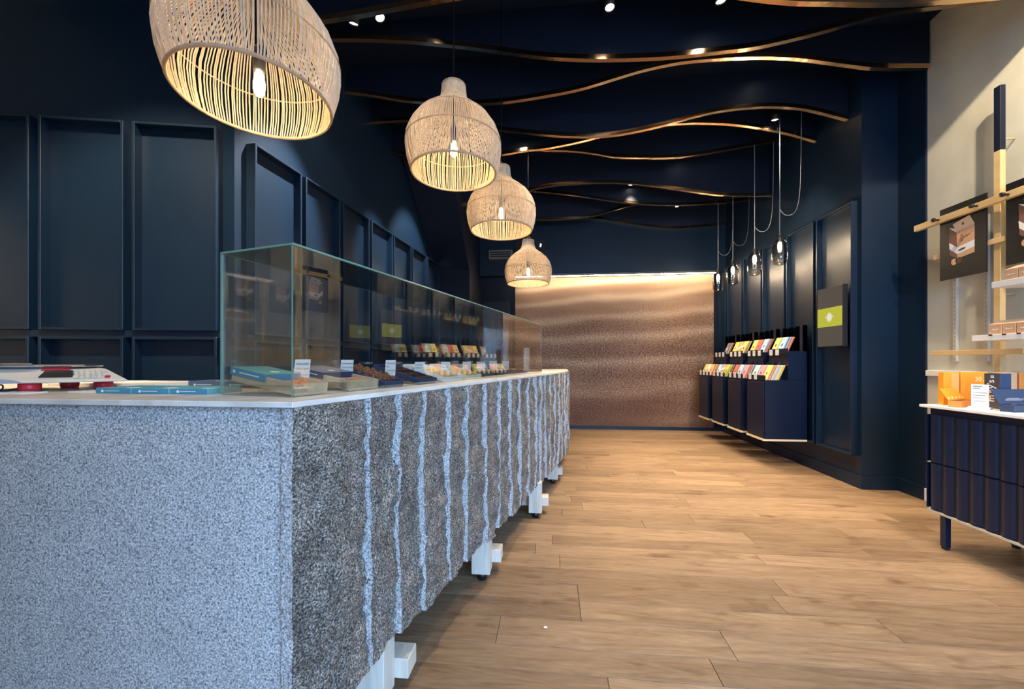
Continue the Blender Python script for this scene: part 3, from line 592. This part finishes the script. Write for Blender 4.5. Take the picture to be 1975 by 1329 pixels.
def flat_box(name, loc, rz, sx, sy, sz, m, label, cat='box', emblem=True, band=None):
    t = thing(name, label, cat, loc, rz)
    b = build('box_body', bx(-sx / 2, sx / 2, -sy / 2, sy / 2, 0, sz), m, t, .001)
    if band: build('side_band', MB().box(-sx / 2 + .001, sx / 2 - .001, -sy / 2 - .0006, -sy / 2, .001, sz - .001), band, t)
    if emblem:
        build('emblem', MB().prism([(-sx * .30 + .004 * math.cos(j * .52), sz * .45 + .004 * math.sin(j * .52)) for j in range(12)], 0, .0006, 0, Matrix(((1, 0, 0, 0), (0, 0, -1, -sy / 2 - .0007), (0, 1, 0, 0), (0, 0, 0, 1)))), CARD, t)
        build('printed_line', bx(-sx * .24, sx * .18, -sy / 2 - .0013, -sy / 2 - .0007, sz * .42, sz * .52), CARD, t)
        build('top_emblem', MB().prism([(sx * .36 + .022 * math.cos(j * .4), -sy * .32 + .012 * math.sin(j * .4)) for j in range(16)], sz, sz + .0005), CARD, t)
    return t
flat_box('storage_box', G(.60, .238, .0005), AZ, .30, .03, .055, CREAM, 'pale long flat box behind the navy boxes in the glass case', emblem=False)
flat_box('storage_box', G(.81, .238, .0005), AZ, .09, .03, .062, ORANGED, 'orange flat box behind the navy boxes in the glass case', emblem=False)
# acrylic stands by the first two trays
for a, lb in ((.005, 'bent clear acrylic riser at the near end pane'), (.185, 'bent clear acrylic riser between the two wooden trays')):
    t = thing('acrylic_riser', lb, 'riser', G(a + .003, .02, .0005), AZ); build('bent_sheet', MB().box(.0, .022, 0, .14, .026, .0285).box(.0195, .022, 0, .14, 0, .026), ACRYL, t)

# ------------------------------------------------------------------ left end of the worktop: scale, boxes, leaflets
sc = thing('shop_scale', 'white price scale with red feet and keypad on the worktop', 'scale', (-1.631, 1.074, ZT), R(38))
sec = [(-.10, .026), (-.105, .034), (-.02, .068), (.16, .068), (.16, .026)]
bv = [(-.35, y_, z_) for y_, z_ in sec] + [(.245, -.10, .027), (.25, -.105, .032), (.175, -.02, .068), (.12, .16, .068), (.15, .16, .027)]
build('body', MB().add(bv, [(4, 3, 2, 1, 0), (5, 6, 7, 8, 9)] + [(i, (i + 1) % 5, 5 + (i + 1) % 5, 5 + i) for i in range(5)]), IVORY, sc, .005, 3)
build('side_arch', MB().prism([(-.09 + .11 * math.cos(math.pi - j * math.pi / 12), .027 + .018 * math.sin(math.pi - j * math.pi / 12)) for j in range(13)], 0, .002, 0, Matrix(((1, 0, 0, 0), (0, 0, -1, -.1055), (0, 1, 0, 0), (0, 0, 0, 1)))), SLATG, sc)
build('weighing_plate', bx(-.36, .13, -.03, .15, .074, .081), CHROME, sc, .003); build('plate_rim', bx(-.36, .02, -.05, -.031, .076, .086), CHROME, sc, .002); build('plate_support', bx(-.2, .08, .02, .13, .066, .075), SLATG, sc)
Pf = Matrix.Translation((0, -.105, .034)) @ Matrix.Rotation(R(21.8), 4, 'X')
build('display', bx(.045, .115, .022, .074, .0003, .0025, M=Pf), SCREEN, sc); build('display_band', bx(.035, .095, .075, .088, .0003, .003, M=Pf), RED, sc)
for i in range(6):
    for j in range(4):
        if i == 5 and j == 0: continue
        build('key', bx(.121 + .013 * i - .005 * j, .131 + .013 * i - .005 * j, .014 + .017 * j, .028 + .017 * j, .0003, .003, M=Pf), IVORY, sc)
build('red_key', bx(.190, .202, .014, .028, .0003, .003, M=Pf), RED, sc)
for x, y_ in ((.02, -.06), (.165, .0), (.05, .125), (-.2, .1)): build('foot', MB().lathe([(0, 0), (.021, 0), (.024, .01), (.024, .028), (0, .028)], 14, 0, (x, y_, 0)), RED, sc)
build('cable', MB().tube(cr([(.0, -.06, .012), (-.03, -.085, .006), (-.055, -.07, .018), (-.035, -.06, .022), (-.03, -.09, .006), (-.08, -.09, .006), (-.14, -.07, .006)], 6), .002, 6), BLACK, sc)
for k, x in enumerate((-1.247, -1.128, -1.009)):
    flat_box('gift_box', (x + .0, 1.062, ZT), R(-1), .115, .12, .016, TEAL, ['teal flat gift box on the worktop, leftmost of three', 'teal flat gift box on the worktop, middle of three', 'teal flat gift box beside the glass case, rightmost of three'][k], band=TEALB)
for k, (x, y_) in enumerate(((-1.20, 1.30), (-1.065, 1.30))): flat_box('gift_box', (x, y_, ZT), R(2), .128, .10, .024, SLATEB, ['navy flat gift box behind the teal ones, left of two', 'navy flat gift box seen through the near glass pane'][k])
tag(build('leaflet_stack', bx(-.22, .22, -.10, .10, 0, .013), WHITE, None, .001), 'white flat board under the scale on the worktop', 'board').location = (-1.62, 1.36, ZT)
tag(build('leaflet', bx(-.06, .06, -.04, .04, 0, .003), CARD), 'white leaflet lying beside the leftmost teal box', 'leaflet').location = (-1.36, 1.06, ZT)
tag(build('leaflet', bx(-.14, .14, -.03, .03, 0, .003), CARD), 'white leaflet at the left edge before the scale', 'leaflet').location = (-1.62, .985, ZT)

# ------------------------------------------------------------------ right wall: stepped chocolate displays
UY = [(4.325 + .4875 * k) for k in range(4)]
UW = .36
UNAME = ['unit beside the screen', 'second unit from the screen', 'third unit from the screen', 'unit next to the mural']
def make_unit(k):
    t = thing('chocolate_display', ['stepped navy wall display nearest the screen', 'stepped navy wall display, second from the screen', 'stepped navy wall display, third from the screen', 'stepped navy wall display next to the mural'][k], 'display unit', (2.65, UY[k], 0), 0, 'stepped wall displays')
    W = UW
    build('base_cabinet', bx(-.465, -.058, 0, W, .295, .905), NAVYD, t, .002)
    build('door', bx(-.478, -.466, .012, W - .012, .31, .88), NAVYD, t, .001)
    build('base_trim', bx(-.482, -.058, -.002, W + .002, .275, .295), TRIMW, t, .001)
    mb = MB().box(-.24, -.058, 0, W, .905, 1.205); build('upper_box', mb, NAVYD, t, .0015)
    build('lower_lip', bx(-.47, -.46, .0, W, .905, .955), NAVYD, t); build('upper_lip', bx(-.25, -.241, .0, W, 1.17, 1.235), NAVYD, t)
    for yy in (0, .119, .238, W - .004):
        if yy: build('divider', MB().add([(-.455, yy, .906), (-.2405, yy, .906), (-.2405, yy, 1.10), (-.455, yy + .004, .906), (-.2405, yy + .004, .906), (-.2405, yy + .004, 1.10)], [(0, 1, 2), (5, 4, 3), (0, 3, 4, 1), (1, 4, 5, 2), (2, 5, 3, 0)]), NAVYD, t)
        build('fin', bx(-.10, -.056, yy, yy + .004, 1.206, 1.47), TINT, t)
    build('back_board', bx(-.062, -.0555, 0, W, 1.206, 1.46), TINT, t)
    build('back_post', bx(-.10, -.0555, W - .045, W, 1.206, 1.475), NAVYD, t) if False else build('back_post', bx(-.10, -.056, .0045, .05, 1.206, 1.475), NAVYD, t)
for k in range(4): make_unit(k)
BC = {'yellow': (.78, .66, .18), 'red': (.62, .13, .10), 'pink': (.76, .28, .34), 'blue': (.38, .60, .74), 'orange': (.74, .38, .16), 'purple': (.28, .22, .38), 'white': (.8, .78, .74), 'green': (.48, .55, .08), 'grey': (.16, .17, .20), 'teal': (.10, .36, .40)}
BM = {}
BW, BH, BT = .098, .168, .0105
for n_, c_ in BC.items():
    m_ = mat(n_ + '_wrapper', c_, .5); o = build('chocolate_bar', bx(0, BT - .001, -BW / 2, BW / 2, 0, BH), m_, None, .0012)
    q = build('cover_mark', MB().prism([(.018 * math.cos(j * .785) * (1 if j % 2 else .6), BH * .45 + .024 * math.sin(j * .785) * (1 if j % 2 else .6)) for j in range(8)], -.0006, 0, 0, Matrix(((0, 0, 1, 0), (1, 0, 0, 0), (0, 1, 0, 0), (0, 0, 0, 1)))).box(-.0006, 0, -BW * .3, BW * .3, BH * .12, BH * .15), GREY if n_ not in ('grey', 'purple') else CARD, o)
    BM[n_] = [o, q, False]
def bar(col, x, y, z, ang, label, group, front):
    o, q, used = BM[col]
    b = o if not used else o.copy()
    if used: C.objects.link(b)
    BM[col][2] = True
    b.location = (x, y, z); b.rotation_euler = (0, ang, 0); tag(b, label, 'chocolate bar', group)
    if front and used: c = q.copy(); C.objects.link(c); c.parent = b
    return b
STK = ['near', 'middle', 'far']
def stack(u, tier, s, cols):
    y = UY[u] + .061 + .119 * s; ang = R(24); dx = BT / math.cos(ang)
    x0 = 2.65 - (.452 if tier == 0 else .236); z = .9065 if tier == 0 else 1.2065
    tn = ('lower', 'upper')[tier]; cap = int(((.206 if tier == 0 else .155) - .075) / dx)
    for k, c in enumerate(cols[:12]):
        if k >= cap + (1 if tier == 0 else 0): break
        nm = 'front' if k == 0 else ORD[k] + ' from front'
        bar(c, x0 + .004 + dx * k, y, z, ang, '%s chocolate bar, %s, %s stack, %s tier, %s' % (c, nm, STK[s], tn, UNAME[u]), 'chocolate bars on the wall displays', k == 0)
SC = {(0, 0): ['yellow red orange purple yellow blue pink blue yellow green orange', 'pink red purple white orange yellow', 'blue yellow red orange pink red'],
      (0, 1): ['', 'blue grey blue red orange red yellow', 'yellow green grey white blue purple'],
      (1, 0): ['pink red orange purple white grey yellow', 'blue teal orange red pink', 'red pink purple orange red'],
      (1, 1): ['blue purple orange red grey', 'red pink orange green orange', 'yellow orange red orange'],
      (2, 0): ['green yellow green grey orange', 'pink orange yellow red white', 'blue pink orange grey yellow'],
      (2, 1): ['yellow orange grey yellow', 'orange yellow grey blue orange', 'yellow orange yellow orange'],
      (3, 0): ['orange red yellow red orange', 'white grey red orange yellow', 'yellow white grey yellow'],
      (3, 1): ['grey orange red grey', '', '']}
for (u, ti), L in SC.items():
    for s, q in enumerate(L):
        if q: stack(u, ti, s, q.split())
pc = None
for u in range(4):
    for ti in range(2):
        for s in range(3):
            if u == 0 and s == 0: continue
            x = 2.65 - (.4712 if ti == 0 else .2512); z = .905 if ti == 0 else 1.165
            lb = 'small white price card, %s of three on the %s lip, %s' % (STK[s], ('lower', 'upper')[ti], UNAME[u])
            if u == 0: lb = 'small white price card, %s of two on the %s lip, %s' % (('', 'near', 'far')[s], ('lower', 'upper')[ti], UNAME[u])
            if pc is None: pc = build('price_card', bx(-.0015, 0, -.03, .03, 0, .062), CARD); o = pc; o2 = build('fine_print', MB().box(-.002, -.0015, -.02, .02, .04, .044).box(-.002, -.0015, -.02, .012, .026, .03).box(-.002, -.0015, -.02, .018, .012, .016), bpy.data.materials['pale_print'], pc)
            else: o = dup(pc)
            o.location = (x, UY[u] + .061 + .119 * s, z); tag(o, lb, 'price card', 'price cards on the wall displays')
for u, ti, lb in ((2, 1, 'white leaflet leaning on the upper bars of the third unit from the screen'), (2, 0, 'white leaflet leaning on the lower bars of the third unit from the screen')):
    o = build('leaflet', bx(-.001, .001, -.08, .08, 0, .022), CARD); tag(o, lb, 'leaflet'); o.location = (2.65 - (.458 if ti == 0 else .238), UY[u] + .08, .99 if ti == 0 else 1.27); o.rotation_euler = (R(-14), R(24), 0)
# screen on the first wall panel
tv = thing('wall_screen', 'portrait screen showing a yellow band with a white mark on navy wall', 'screen', (2.592, 3.935, 1.232), 0)
build('housing', bx(-.04, 0, -.172, .172, 0, .555), BLACK, tv, .003); build('painted_reflection', bx(-.0415, -.0401, -.163, .163, .009, .546), SCRG, tv)  # grey glow stands in for reflections in the unlit screen glass
build('wall_bracket', bx(.0005, .044, -.06, .06, .2, .36), BLACK, tv)
build('yellow_band', bx(-.0425, -.0416, -.163, .163, .19, .365), SCRY, tv, 0)
lg = MB(); MX = Matrix(((0, 0, -1, -.0426), (1, 0, 0, 0), (0, 1, 0, .277), (0, 0, 0, 1)))
for dx, dy, r in ((0, 0, .02), (.03, 0, .009), (-.03, 0, .009), (0, .035, .009), (0, -.035, .009), (.02, .02, .011), (-.02, .02, .011), (.02, -.02, .011), (-.02, -.02, .011), (.05, .004, .006), (-.05, .004, .006)):
    lg.prism([(dx + r * math.cos(j * .63), dy + 1.3 * r * math.sin(j * .63)) for j in range(10)], 0, .0006 + .00001 * r, 0, MX)
build('white_mark', lg, SCRW, tv)
# smoked glass pendants
def make_smoked():
    t = thing('smoked_pendant', 'x', 'pendant lamp', (0, 0, 0), 0, 'smoked glass pendants before the wall displays')
    build('glass_shade', MB().lathe([(.012, .135), (.03, .125), (.058, .09), (.068, .04), (.07, -.06), (.066, -.105), (.05, -.132), (.02, -.142), (.0, -.143)], 24), SMOKE, t)
    build('light_bulb', MB().lathe([(0, .01), (.012, .015), (.019, .045), (.015, .075), (.008, .09), (0, .092)], 12), BULBG, t)
    build('socket', MB().lathe([(0, .088), (.011, .09), (.014, .13), (.016, .165), (.006, .18), (0, .18)], 12), BLACK, t)
    build('cord', MB().tube([(0, 0, .17), (.001, 0, .7), (0, 0, ZC - 2.22)], .004, 6), SLATG, t)
    return t
sm = make_smoked()
CL = mat('grey_cable', (.25, .25, .26), .5)
for k, (x, y_) in enumerate(((2.285, 4.245), (2.285, 4.745), (2.285, 5.29), (2.285, 5.74))):
    o = sm if k == 0 else dup(sm); o.location = (x, y_, 2.215)
    o['label'] = ['smoked glass pendant nearest the shop front, right of the aisle', 'second smoked glass pendant from the front', 'third smoked glass pendant from the front', 'farthest smoked glass pendant, beside the mural'][k]
    if k != 1: build('loop_cable', MB().tube(cr([(0, 0, .42), (.05, -.01, .36), (.12, -.02, .37), (.16, -.03, .48), (.18, -.03, .75), (.19, -.03, ZC - 2.215)], 6), .0032, 6), CL, o)

# ------------------------------------------------------------------ white wall: batten lattice, posters, shelves
po = thing('display_post', 'vertical pine batten with navy painted top on the white wall', 'post', (2.861, 2.845, 1.03))
build('lower_post', bx(-.016, .016, -.02, .02, 0, 1.425), PINE, po, .002); build('navy_tip', bx(-.0162, .0162, -.0202, .0202, 1.425, 1.84), NAVYM, po, .002)
for zz in (.5, 1.5): build('wall_bolt', MB().tube([(.016, 0, zz), (.0885, 0, zz)], .005, 6), PINE, po)
def rail(label, x, y0, y1, z, h=.045, th=.03, pegs=()):
    t = thing('display_rail', label, 'rail', (x, (y0 + y1) / 2, z)); L = (y1 - y0) / 2
    build('batten', bx(-th / 2, th / 2, -L, L, -h / 2, h / 2), PINE, t, .002)
    for p in pegs:
        q = p - (y0 + y1) / 2
        build('peg', MB().tube([(-th / 2, q, 0), (-th / 2 - .03, q, 0)], .007, 8).tube([(-th / 2 - .03, q, 0), (-th / 2 - .042, q, 0)], .014, 10), BLACK, t)
    return t
rail('long pine rail with black pegs holding the posters on the white wall', 2.80, 1.7, 3.36, 2.125, .045, .03, (3.16, 2.90, 2.72, 2.4, 2.1))
rail('lower pine rail crossing the post above the white ledge', 2.80, 2.65, 3.225, 1.16, .035, .025)
rail('short pine rail behind the left dark poster', 2.85, 3.02, 3.265, 1.875, .035, .02)
rail('short pine rail between the two dark posters', 2.838, 2.55, 2.895, 1.876, .035, .014)
def poster(y0, y1, z0, z1, label):
    t = thing('poster', label, 'poster', (2.828, (y0 + y1) / 2, z0)); L = (y1 - y0) / 2; H = z1 - z0
    build('sheet', bx(-.004, .004, -L, L, 0, H), SLATE, t)
    Mx = Matrix(((0, 0, -1, -.0042), (-1, 0, 0, 0), (0, 1, 0, 0), (0, 0, 0, 1)))    # picture x runs towards the shop front
    def pp(a, c): return ((a - .5) * 2 * L, c * H)
    def pl(pts, m, d, nm): build(nm, MB().prism([pp(*q) for q in pts], 0, .0004 + .0002 * d, 0, Mx), m, t)
    def el(cx, cy, rx, ry, sk=0): return [(cx + rx * math.cos(j * .6), cy + ry * math.sin(j * .6) + sk * math.cos(j * .6)) for j in range(10)]
    pl([(.235, .332), (.407, .26), (.388, .606), (.219, .70)], KRAFTD, 0, 'printed_carton_side'); pl([(.407, .26), (.767, .289), (.767, .664), (.388, .606)], KRAFT, 0, 'printed_carton_front')
    pl([(.388, .612), (.767, .664), (.665, .794), (.302, .742)], KRAFTL, 1, 'printed_carton_top'); pl([(.216, .708), (.388, .612), (.34, .677)], CARD, 1, 'printed_flap')
    pl([(.404, .319), (.767, .366), (.767, .453), (.404, .409)], CARD, 2, 'printed_label'); pl([(.230, .413), (.404, .319), (.404, .409), (.219, .504)], CARD, 2, 'printed_label')
    pl(el(.505, .372, .085, .016, .008), GREY, 3, 'printed_oval'); pl(el(.33, .225, .065, .045), KRAFT, 2, 'printed_chocolate'); pl(el(.445, .232, .085, .042), CHOCD, 2, 'printed_chocolate'); pl(el(.525, .709, .026, .018), CHOC, 3, 'printed_hole')
    sq = cr([(.455, .485, 0), (.50, .575, 0), (.53, .50, 0), (.48, .47, 0), (.55, .535, 0), (.57, .515, 0), (.60, .55, 0), (.615, .52, 0), (.64, .555, 0), (.655, .53, 0), (.69, .56, 0), (.73, .575, 0)], 4)
    build('script_lettering', MB().tube([tuple(Mx @ Vector((*pp(p.x, p.y), .0012))) for p in sq], .0011, 4), CHOCD, t)
poster(2.885, 3.197, 1.687, 2.205, 'dark poster of a tan chocolate carton, left of the pine post')
poster(2.462, 2.774, 1.70, 2.207, 'dark poster of a tan chocolate carton at the right edge')
def strip(y, z0, z1, label):
    t = thing('slotted_strip', label, 'shelf strip', (2.944, y, z0), 0, 'slotted shelf strips'); build('strip', bx(-.012, .0055, -.011, .011, 0, z1 - z0), mat('strip_white', (.6, .58, .52), .4) if 'strip_white' not in bpy.data.materials else bpy.data.materials['strip_white'], t)
    sl = MB()
    for i in range(int((z1 - z0) / .032)): sl.box(-.0124, -.012, -.003, .003, .01 + i * .032, .026 + i * .032)
    build('slots', sl, SLATG, t)
strip(3.21, 1.10, 2.1, 'white slotted shelf strip below the left dark poster'); strip(3.0, 1.10, 2.1, 'white slotted shelf strip beside the pine post')
def shelf(y0, y1, z, x0, label):
    t = thing('wall_shelf', label, 'shelf', (2.94, (y0 + y1) / 2, z)); L = (y1 - y0) / 2
    build('board', bx(x0 - 2.94, -.13, -L, L, 0, .035), WHITE, t, .002)
    for q in (-L + .12, L - .2): build('bracket', bx(-.13, .0, q - .004, q + .004, -.03, .03), WHITE, t)
shelf(1.75, 2.63, 1.535, 2.60, 'upper white wall shelf carrying tan cartons'); shelf(1.75, 2.74, 1.225, 2.60, 'lower white wall shelf carrying tan cartons')
def carton(y, z, x, label):
    t = thing('carton', label, 'box', (x, y, z), 0, 'tan cartons on the wall shelves'); w2 = .034; d = .045; h = .06
    build('carton_body', bx(-d, d, -w2, w2, 0, h), KRAFT, t, .0012)
    build('gable_top', MB().add([(-d, -w2, h), (d, -w2, h), (d, w2, h), (-d, w2, h), (d * .4, -w2, h + .026), (d * .4, w2, h + .026)], [(0, 3, 5, 4), (1, 4, 5, 2), (0, 4, 1), (3, 2, 5)]), KRAFTL, t)
    sq = cr([(0, .02, .024), (0, .012, .034), (0, .008, .024), (0, .002, .031), (0, -.004, .025), (0, -.01, .032), (0, -.02, .028)], 3)
    build('script_lettering', MB().tube([(-d - .0006, p.y, p.z) for p in sq], .0009, 4), CARD, t)
for k in range(5): carton(2.545 - .072 * k, 1.5705, 2.66, 'tan gable-top carton on the upper shelf, %s from its left end' % ORD[k])
for k in range(3): carton(2.63 - .072 * k, 1.2605, 2.665, 'tan gable-top carton on the lower shelf, %s from its left end' % ORD[k])
for k in range(3): tag(build('shelf_clip', MB().box(-.006, .0, -.008, .008, 0, .008), BLACK), 'small black clip on the lower shelf edge, %s from its left end' % ORD[k], 'clip', 'black shelf clips').location = (2.598, 2.63 - .072 * k, 1.252)
t = thing('info_card', 'white information card standing on the lower wall shelf at right edge', 'card', (2.66, 2.37, 1.2605)); build('sheet', bx(-.001, .001, -.05, .05, 0, .16), CARD, t)
build('fine_print', MB().box(-.0016, -.0011, -.035, .035, .12, .126).box(-.0016, -.0011, -.035, .03, .10, .106).box(-.0016, -.0011, -.035, .035, .08, .086), bpy.data.materials['pale_print'], t)
# table of fluted navy drawers
tb = thing('drawer_table', 'navy fluted drawer cabinet with white top on short navy legs', 'cabinet', (2.25, 2.63, 0))
build('top', bx(-.012, .665, -1.9, .035, .822, .838), WHITE, tb, .002); build('body', bx(.022, .66, -1.85, 0, .215, .821), NAVYD, tb, .001)
build('side_panel', bx(.023, .66, .0005, .010, .213, .821), WHITE, tb); build('base_rail', bx(.004, .66, -1.85, 0, .200, .212), mat('beige_base_edge', (.42, .37, .30), .6), tb, .001)
for z0, z1 in ((.222, .492), (.500, .782)):
    dm = MB(); V = []; n_ = 148
    fl_ = [(-.002 - 1.846 * i / n_, .004 if False else .020 - .018 * abs(math.sin(math.pi * i / n_ * 24.67)) ** .7) for i in range(n_ + 1)]
    for yy, xx in fl_: V += [(xx, yy, z0), (xx, yy, z1)]
    dm.add(V, [(2 * i, 2 * i + 1, 2 * i + 3, 2 * i + 2) for i in range(n_)], 0, False)
    m_ = len(fl_); dm.add([(xx, yy, z1) for yy, xx in fl_] + [(.0215, yy, z1) for yy, xx in fl_], [(i, m_ + i, m_ + i + 1, i + 1) for i in range(m_ - 1)]); dm.add([(xx, yy, z0) for yy, xx in fl_] + [(.0215, yy, z0) for yy, xx in fl_], [(i, i + 1, m_ + i + 1, m_ + i) for i in range(m_ - 1)])
    dm.box(.0, .0215, -.002, .0, z0, z1)
    build('drawer', dm, NAVYD, tb)
for x, y_ in ((.02, -.06), (.45, .0), (.02, -1.75), (.45, -1.75)): lgp = build('leg', bx(x, x + .032, y_ - .032, y_, .015, .198), NAVYD, tb, .002); build('leg_pad', bx(x + .004, x + .028, y_ - .028, y_ - .004, 0, .015), BLACK, lgp)
ZD = .8385
def open_box(loc, rz, L, D, H, mi, mo, label, ang=115, dots=0, lines=0, bars=True, cat='box'):
    t = thing('open_gift_box', label, cat, loc, rz); th = .004
    mb = MB().box(-L / 2, L / 2, -D / 2, D / 2, 0, th)
    for q in ((-L / 2, -L / 2 + th, -D / 2, D / 2), (L / 2 - th, L / 2, -D / 2, D / 2), (-L / 2 + th, L / 2 - th, -D / 2, -D / 2 + th), (-L / 2 + th, L / 2 - th, D / 2 - th, D / 2)): mb.box(*q, th, H)
    build('box_base', mb, mo, t, .0008)
    M = Matrix.Translation((0, D / 2, H)) @ Matrix.Rotation(R(180 - ang), 4, 'X') @ Matrix.Rotation(R(180), 4, 'X') if False else Matrix.Translation((0, D / 2, H)) @ Matrix.Rotation(R(90 - ang + 90), 4, 'X') @ Matrix.Rotation(R(0), 4, 'Z')
    M = Matrix.Translation((0, D / 2, H + .001)) @ Matrix.Rotation(R(180 - ang), 4, 'X')
    ld = build('lid', MB().box(-L / 2, L / 2, 0, D * 1.5, 0, .004, 0, M), mi, t, .0008)
    if dots:
        for k in range(dots): build('white_dot', MB().prism([(-L / 2 + L * (k + .5) / dots + .007 * math.cos(j * .52), .014 + .007 * math.sin(j * .52)) for j in range(12)], .004, .0046, 0, M), CREAM, ld)
    if lines: build('printed_lines', MB().box(-L * .22, L * .1, D * .55, D * .57, .004, .0046, 0, M).box(-L * .28, L * .22, D * .45, D * .47, .004, .0046, 0, M).box(-L * .3, L * .15, D * .35, D * .37, .004, .0046, 0, M), CARD, ld)
    if bars:
        for k in range(6): build('chocolate_square', bx(-L / 2 + .008 + (L - .016) * k / 6 + .002, -L / 2 + .008 + (L - .016) * (k + 1) / 6 - .002, -D / 2 + .007, D / 2 - .007, th, H * .8), CHOC if k % 2 else KRAFT, t)
    return t
FA = R(-90)      # objects facing the aisle (-X): local -y points to -X
open_box((2.377, 2.553, ZD), R(31), .24, .05, .034, ORANGE, ORANGED, 'open orange gift box with white dots on its lid on the drawer cabinet', 118, 5)
def upright(loc, rz, L, D, H, m, label):
    t = thing('gift_box', label, 'box', loc, rz); build('box_body', bx(-L / 2, L / 2, -D / 2, D / 2, 0, H), m, t, .001); return t
b1 = upright((2.385, 2.646, ZD), 0, .085, .034, .195, ORANGE, 'left orange gift box standing behind the open orange one')
build('pale_panel', bx(.0, .0415, -.0176, -.0171, .002, .193), mat('pale_orange_card', (.82, .38, .10), .5), b1)
text('30', .03, b1, (-.02, -.0174, .085), (R(90), 0, 0), CREAM, 'number')
b2 = upright((2.505, 2.644, ZD), 0, .145, .036, .197, ORANGE, 'orange gift box printed 30 beside the charcoal box')
text('30', .036, b2, (.022, -.0184, .155), (R(90), 0, 0), CREAM, 'number'); build('printed_line', bx(.045, .06, -.0186, -.018, .142, .145), CREAM, b2)
b3 = upright((2.455, 2.452, ZD), FA, .08, .055, .195, GREY, "charcoal box reading m'ny's upright on the drawer cabinet")
build('blue_side', bx(.0399, .0404, -.0265, .0265, .001, .194), BLUEC, b3)
text("m'ny's", .050, b3, (-.004, -.028, .098), (R(90), R(-90), 0), CARD, 'lettering', .0003)
gm = MB()
for i in range(2):
    for j in range(2): gm.box(-.006 + .009 * i, .001 + .009 * i, -.0283, -.0277, .169 + .008 * j, .175 + .008 * j)
build('grid_mark', gm, CARD, b3)
open_box((2.452, 2.318, ZD), R(14), .24, .056, .035, BLUEC, BLUEC, 'open dark blue gift box with printed lid at the right edge', 118, 0, 1)
upright((2.635, 2.59, ZD), 0, .07, .05, .195, KRAFT, 'tan box standing behind the dark blue box'); upright((2.71, 2.59, ZD), 0, .06, .05, .195, ORANGED, 'copper-orange box standing behind the dark blue box'); upright((2.80, 2.59, ZD), 0, .10, .05, .195, BLUEC, 'dark blue box standing at the right edge behind the open one')
t = thing('price_card', 'white price card in a clear stand before the orange box', 'price card', (2.332, 2.415, ZD), R(-60))
build('card', bx(-.033, .033, 0, .0015, .012, .135), CARD, t); build('stand', bx(-.042, .042, -.014, .016, 0, .0118), WHITE, t, .001)
build('fine_print', MB().box(-.026, .008, -.0006, 0, .121, .126).box(-.026, 0, -.0006, 0, .110, .114).box(-.026, .024, -.0006, 0, .088, .090).box(-.026, .02, -.0006, 0, .074, .076).box(-.026, .014, -.0006, 0, .060, .062).box(-.026, .018, -.0006, 0, .042, .044), TXT, t)

# ------------------------------------------------------------------ back left: air conditioner, dark sign, scrap on the floor
ac = thing('air_conditioner', 'pale slatted air conditioner unit high on the far dark wall', 'air conditioner', (-.84, 6.38, 2.755)); build('body', bx(-.19, .19, -.08, 0, 0, .14), mat('dim_plastic', (.16, .16, .16), .5), ac, .004)
for k in range(3): build('louver', bx(-.17, .17, -.084, -.0805, .025 + .035 * k, .045 + .035 * k), BLACK, ac)
em = thing('exit_light', 'black box with a small lit sign high on the far wall', 'sign', (-.35, 6.38, 2.86)); build('box', bx(-.25, .25, -.06, 0, 0, .19), BLACK, em, .003); build('lit_sign', MB().prism([(.14, .07), (.165, .07), (.175, .12), (.15, .13)], 0, .001, 0, Matrix(((1, 0, 0, 0), (0, 0, -1, -.0601), (0, 1, 0, 0), (0, 0, 0, 1)))), emit('sign_glow', (.6, .8, 1), 1.2), em)
tag(build('paper_scrap', blob(Matrix(), 0, 0, .003, .009, .006, .003), CARD), 'tiny white paper scrap lying on the oak floor', 'scrap').location = (-.03, 1.63, .0005)
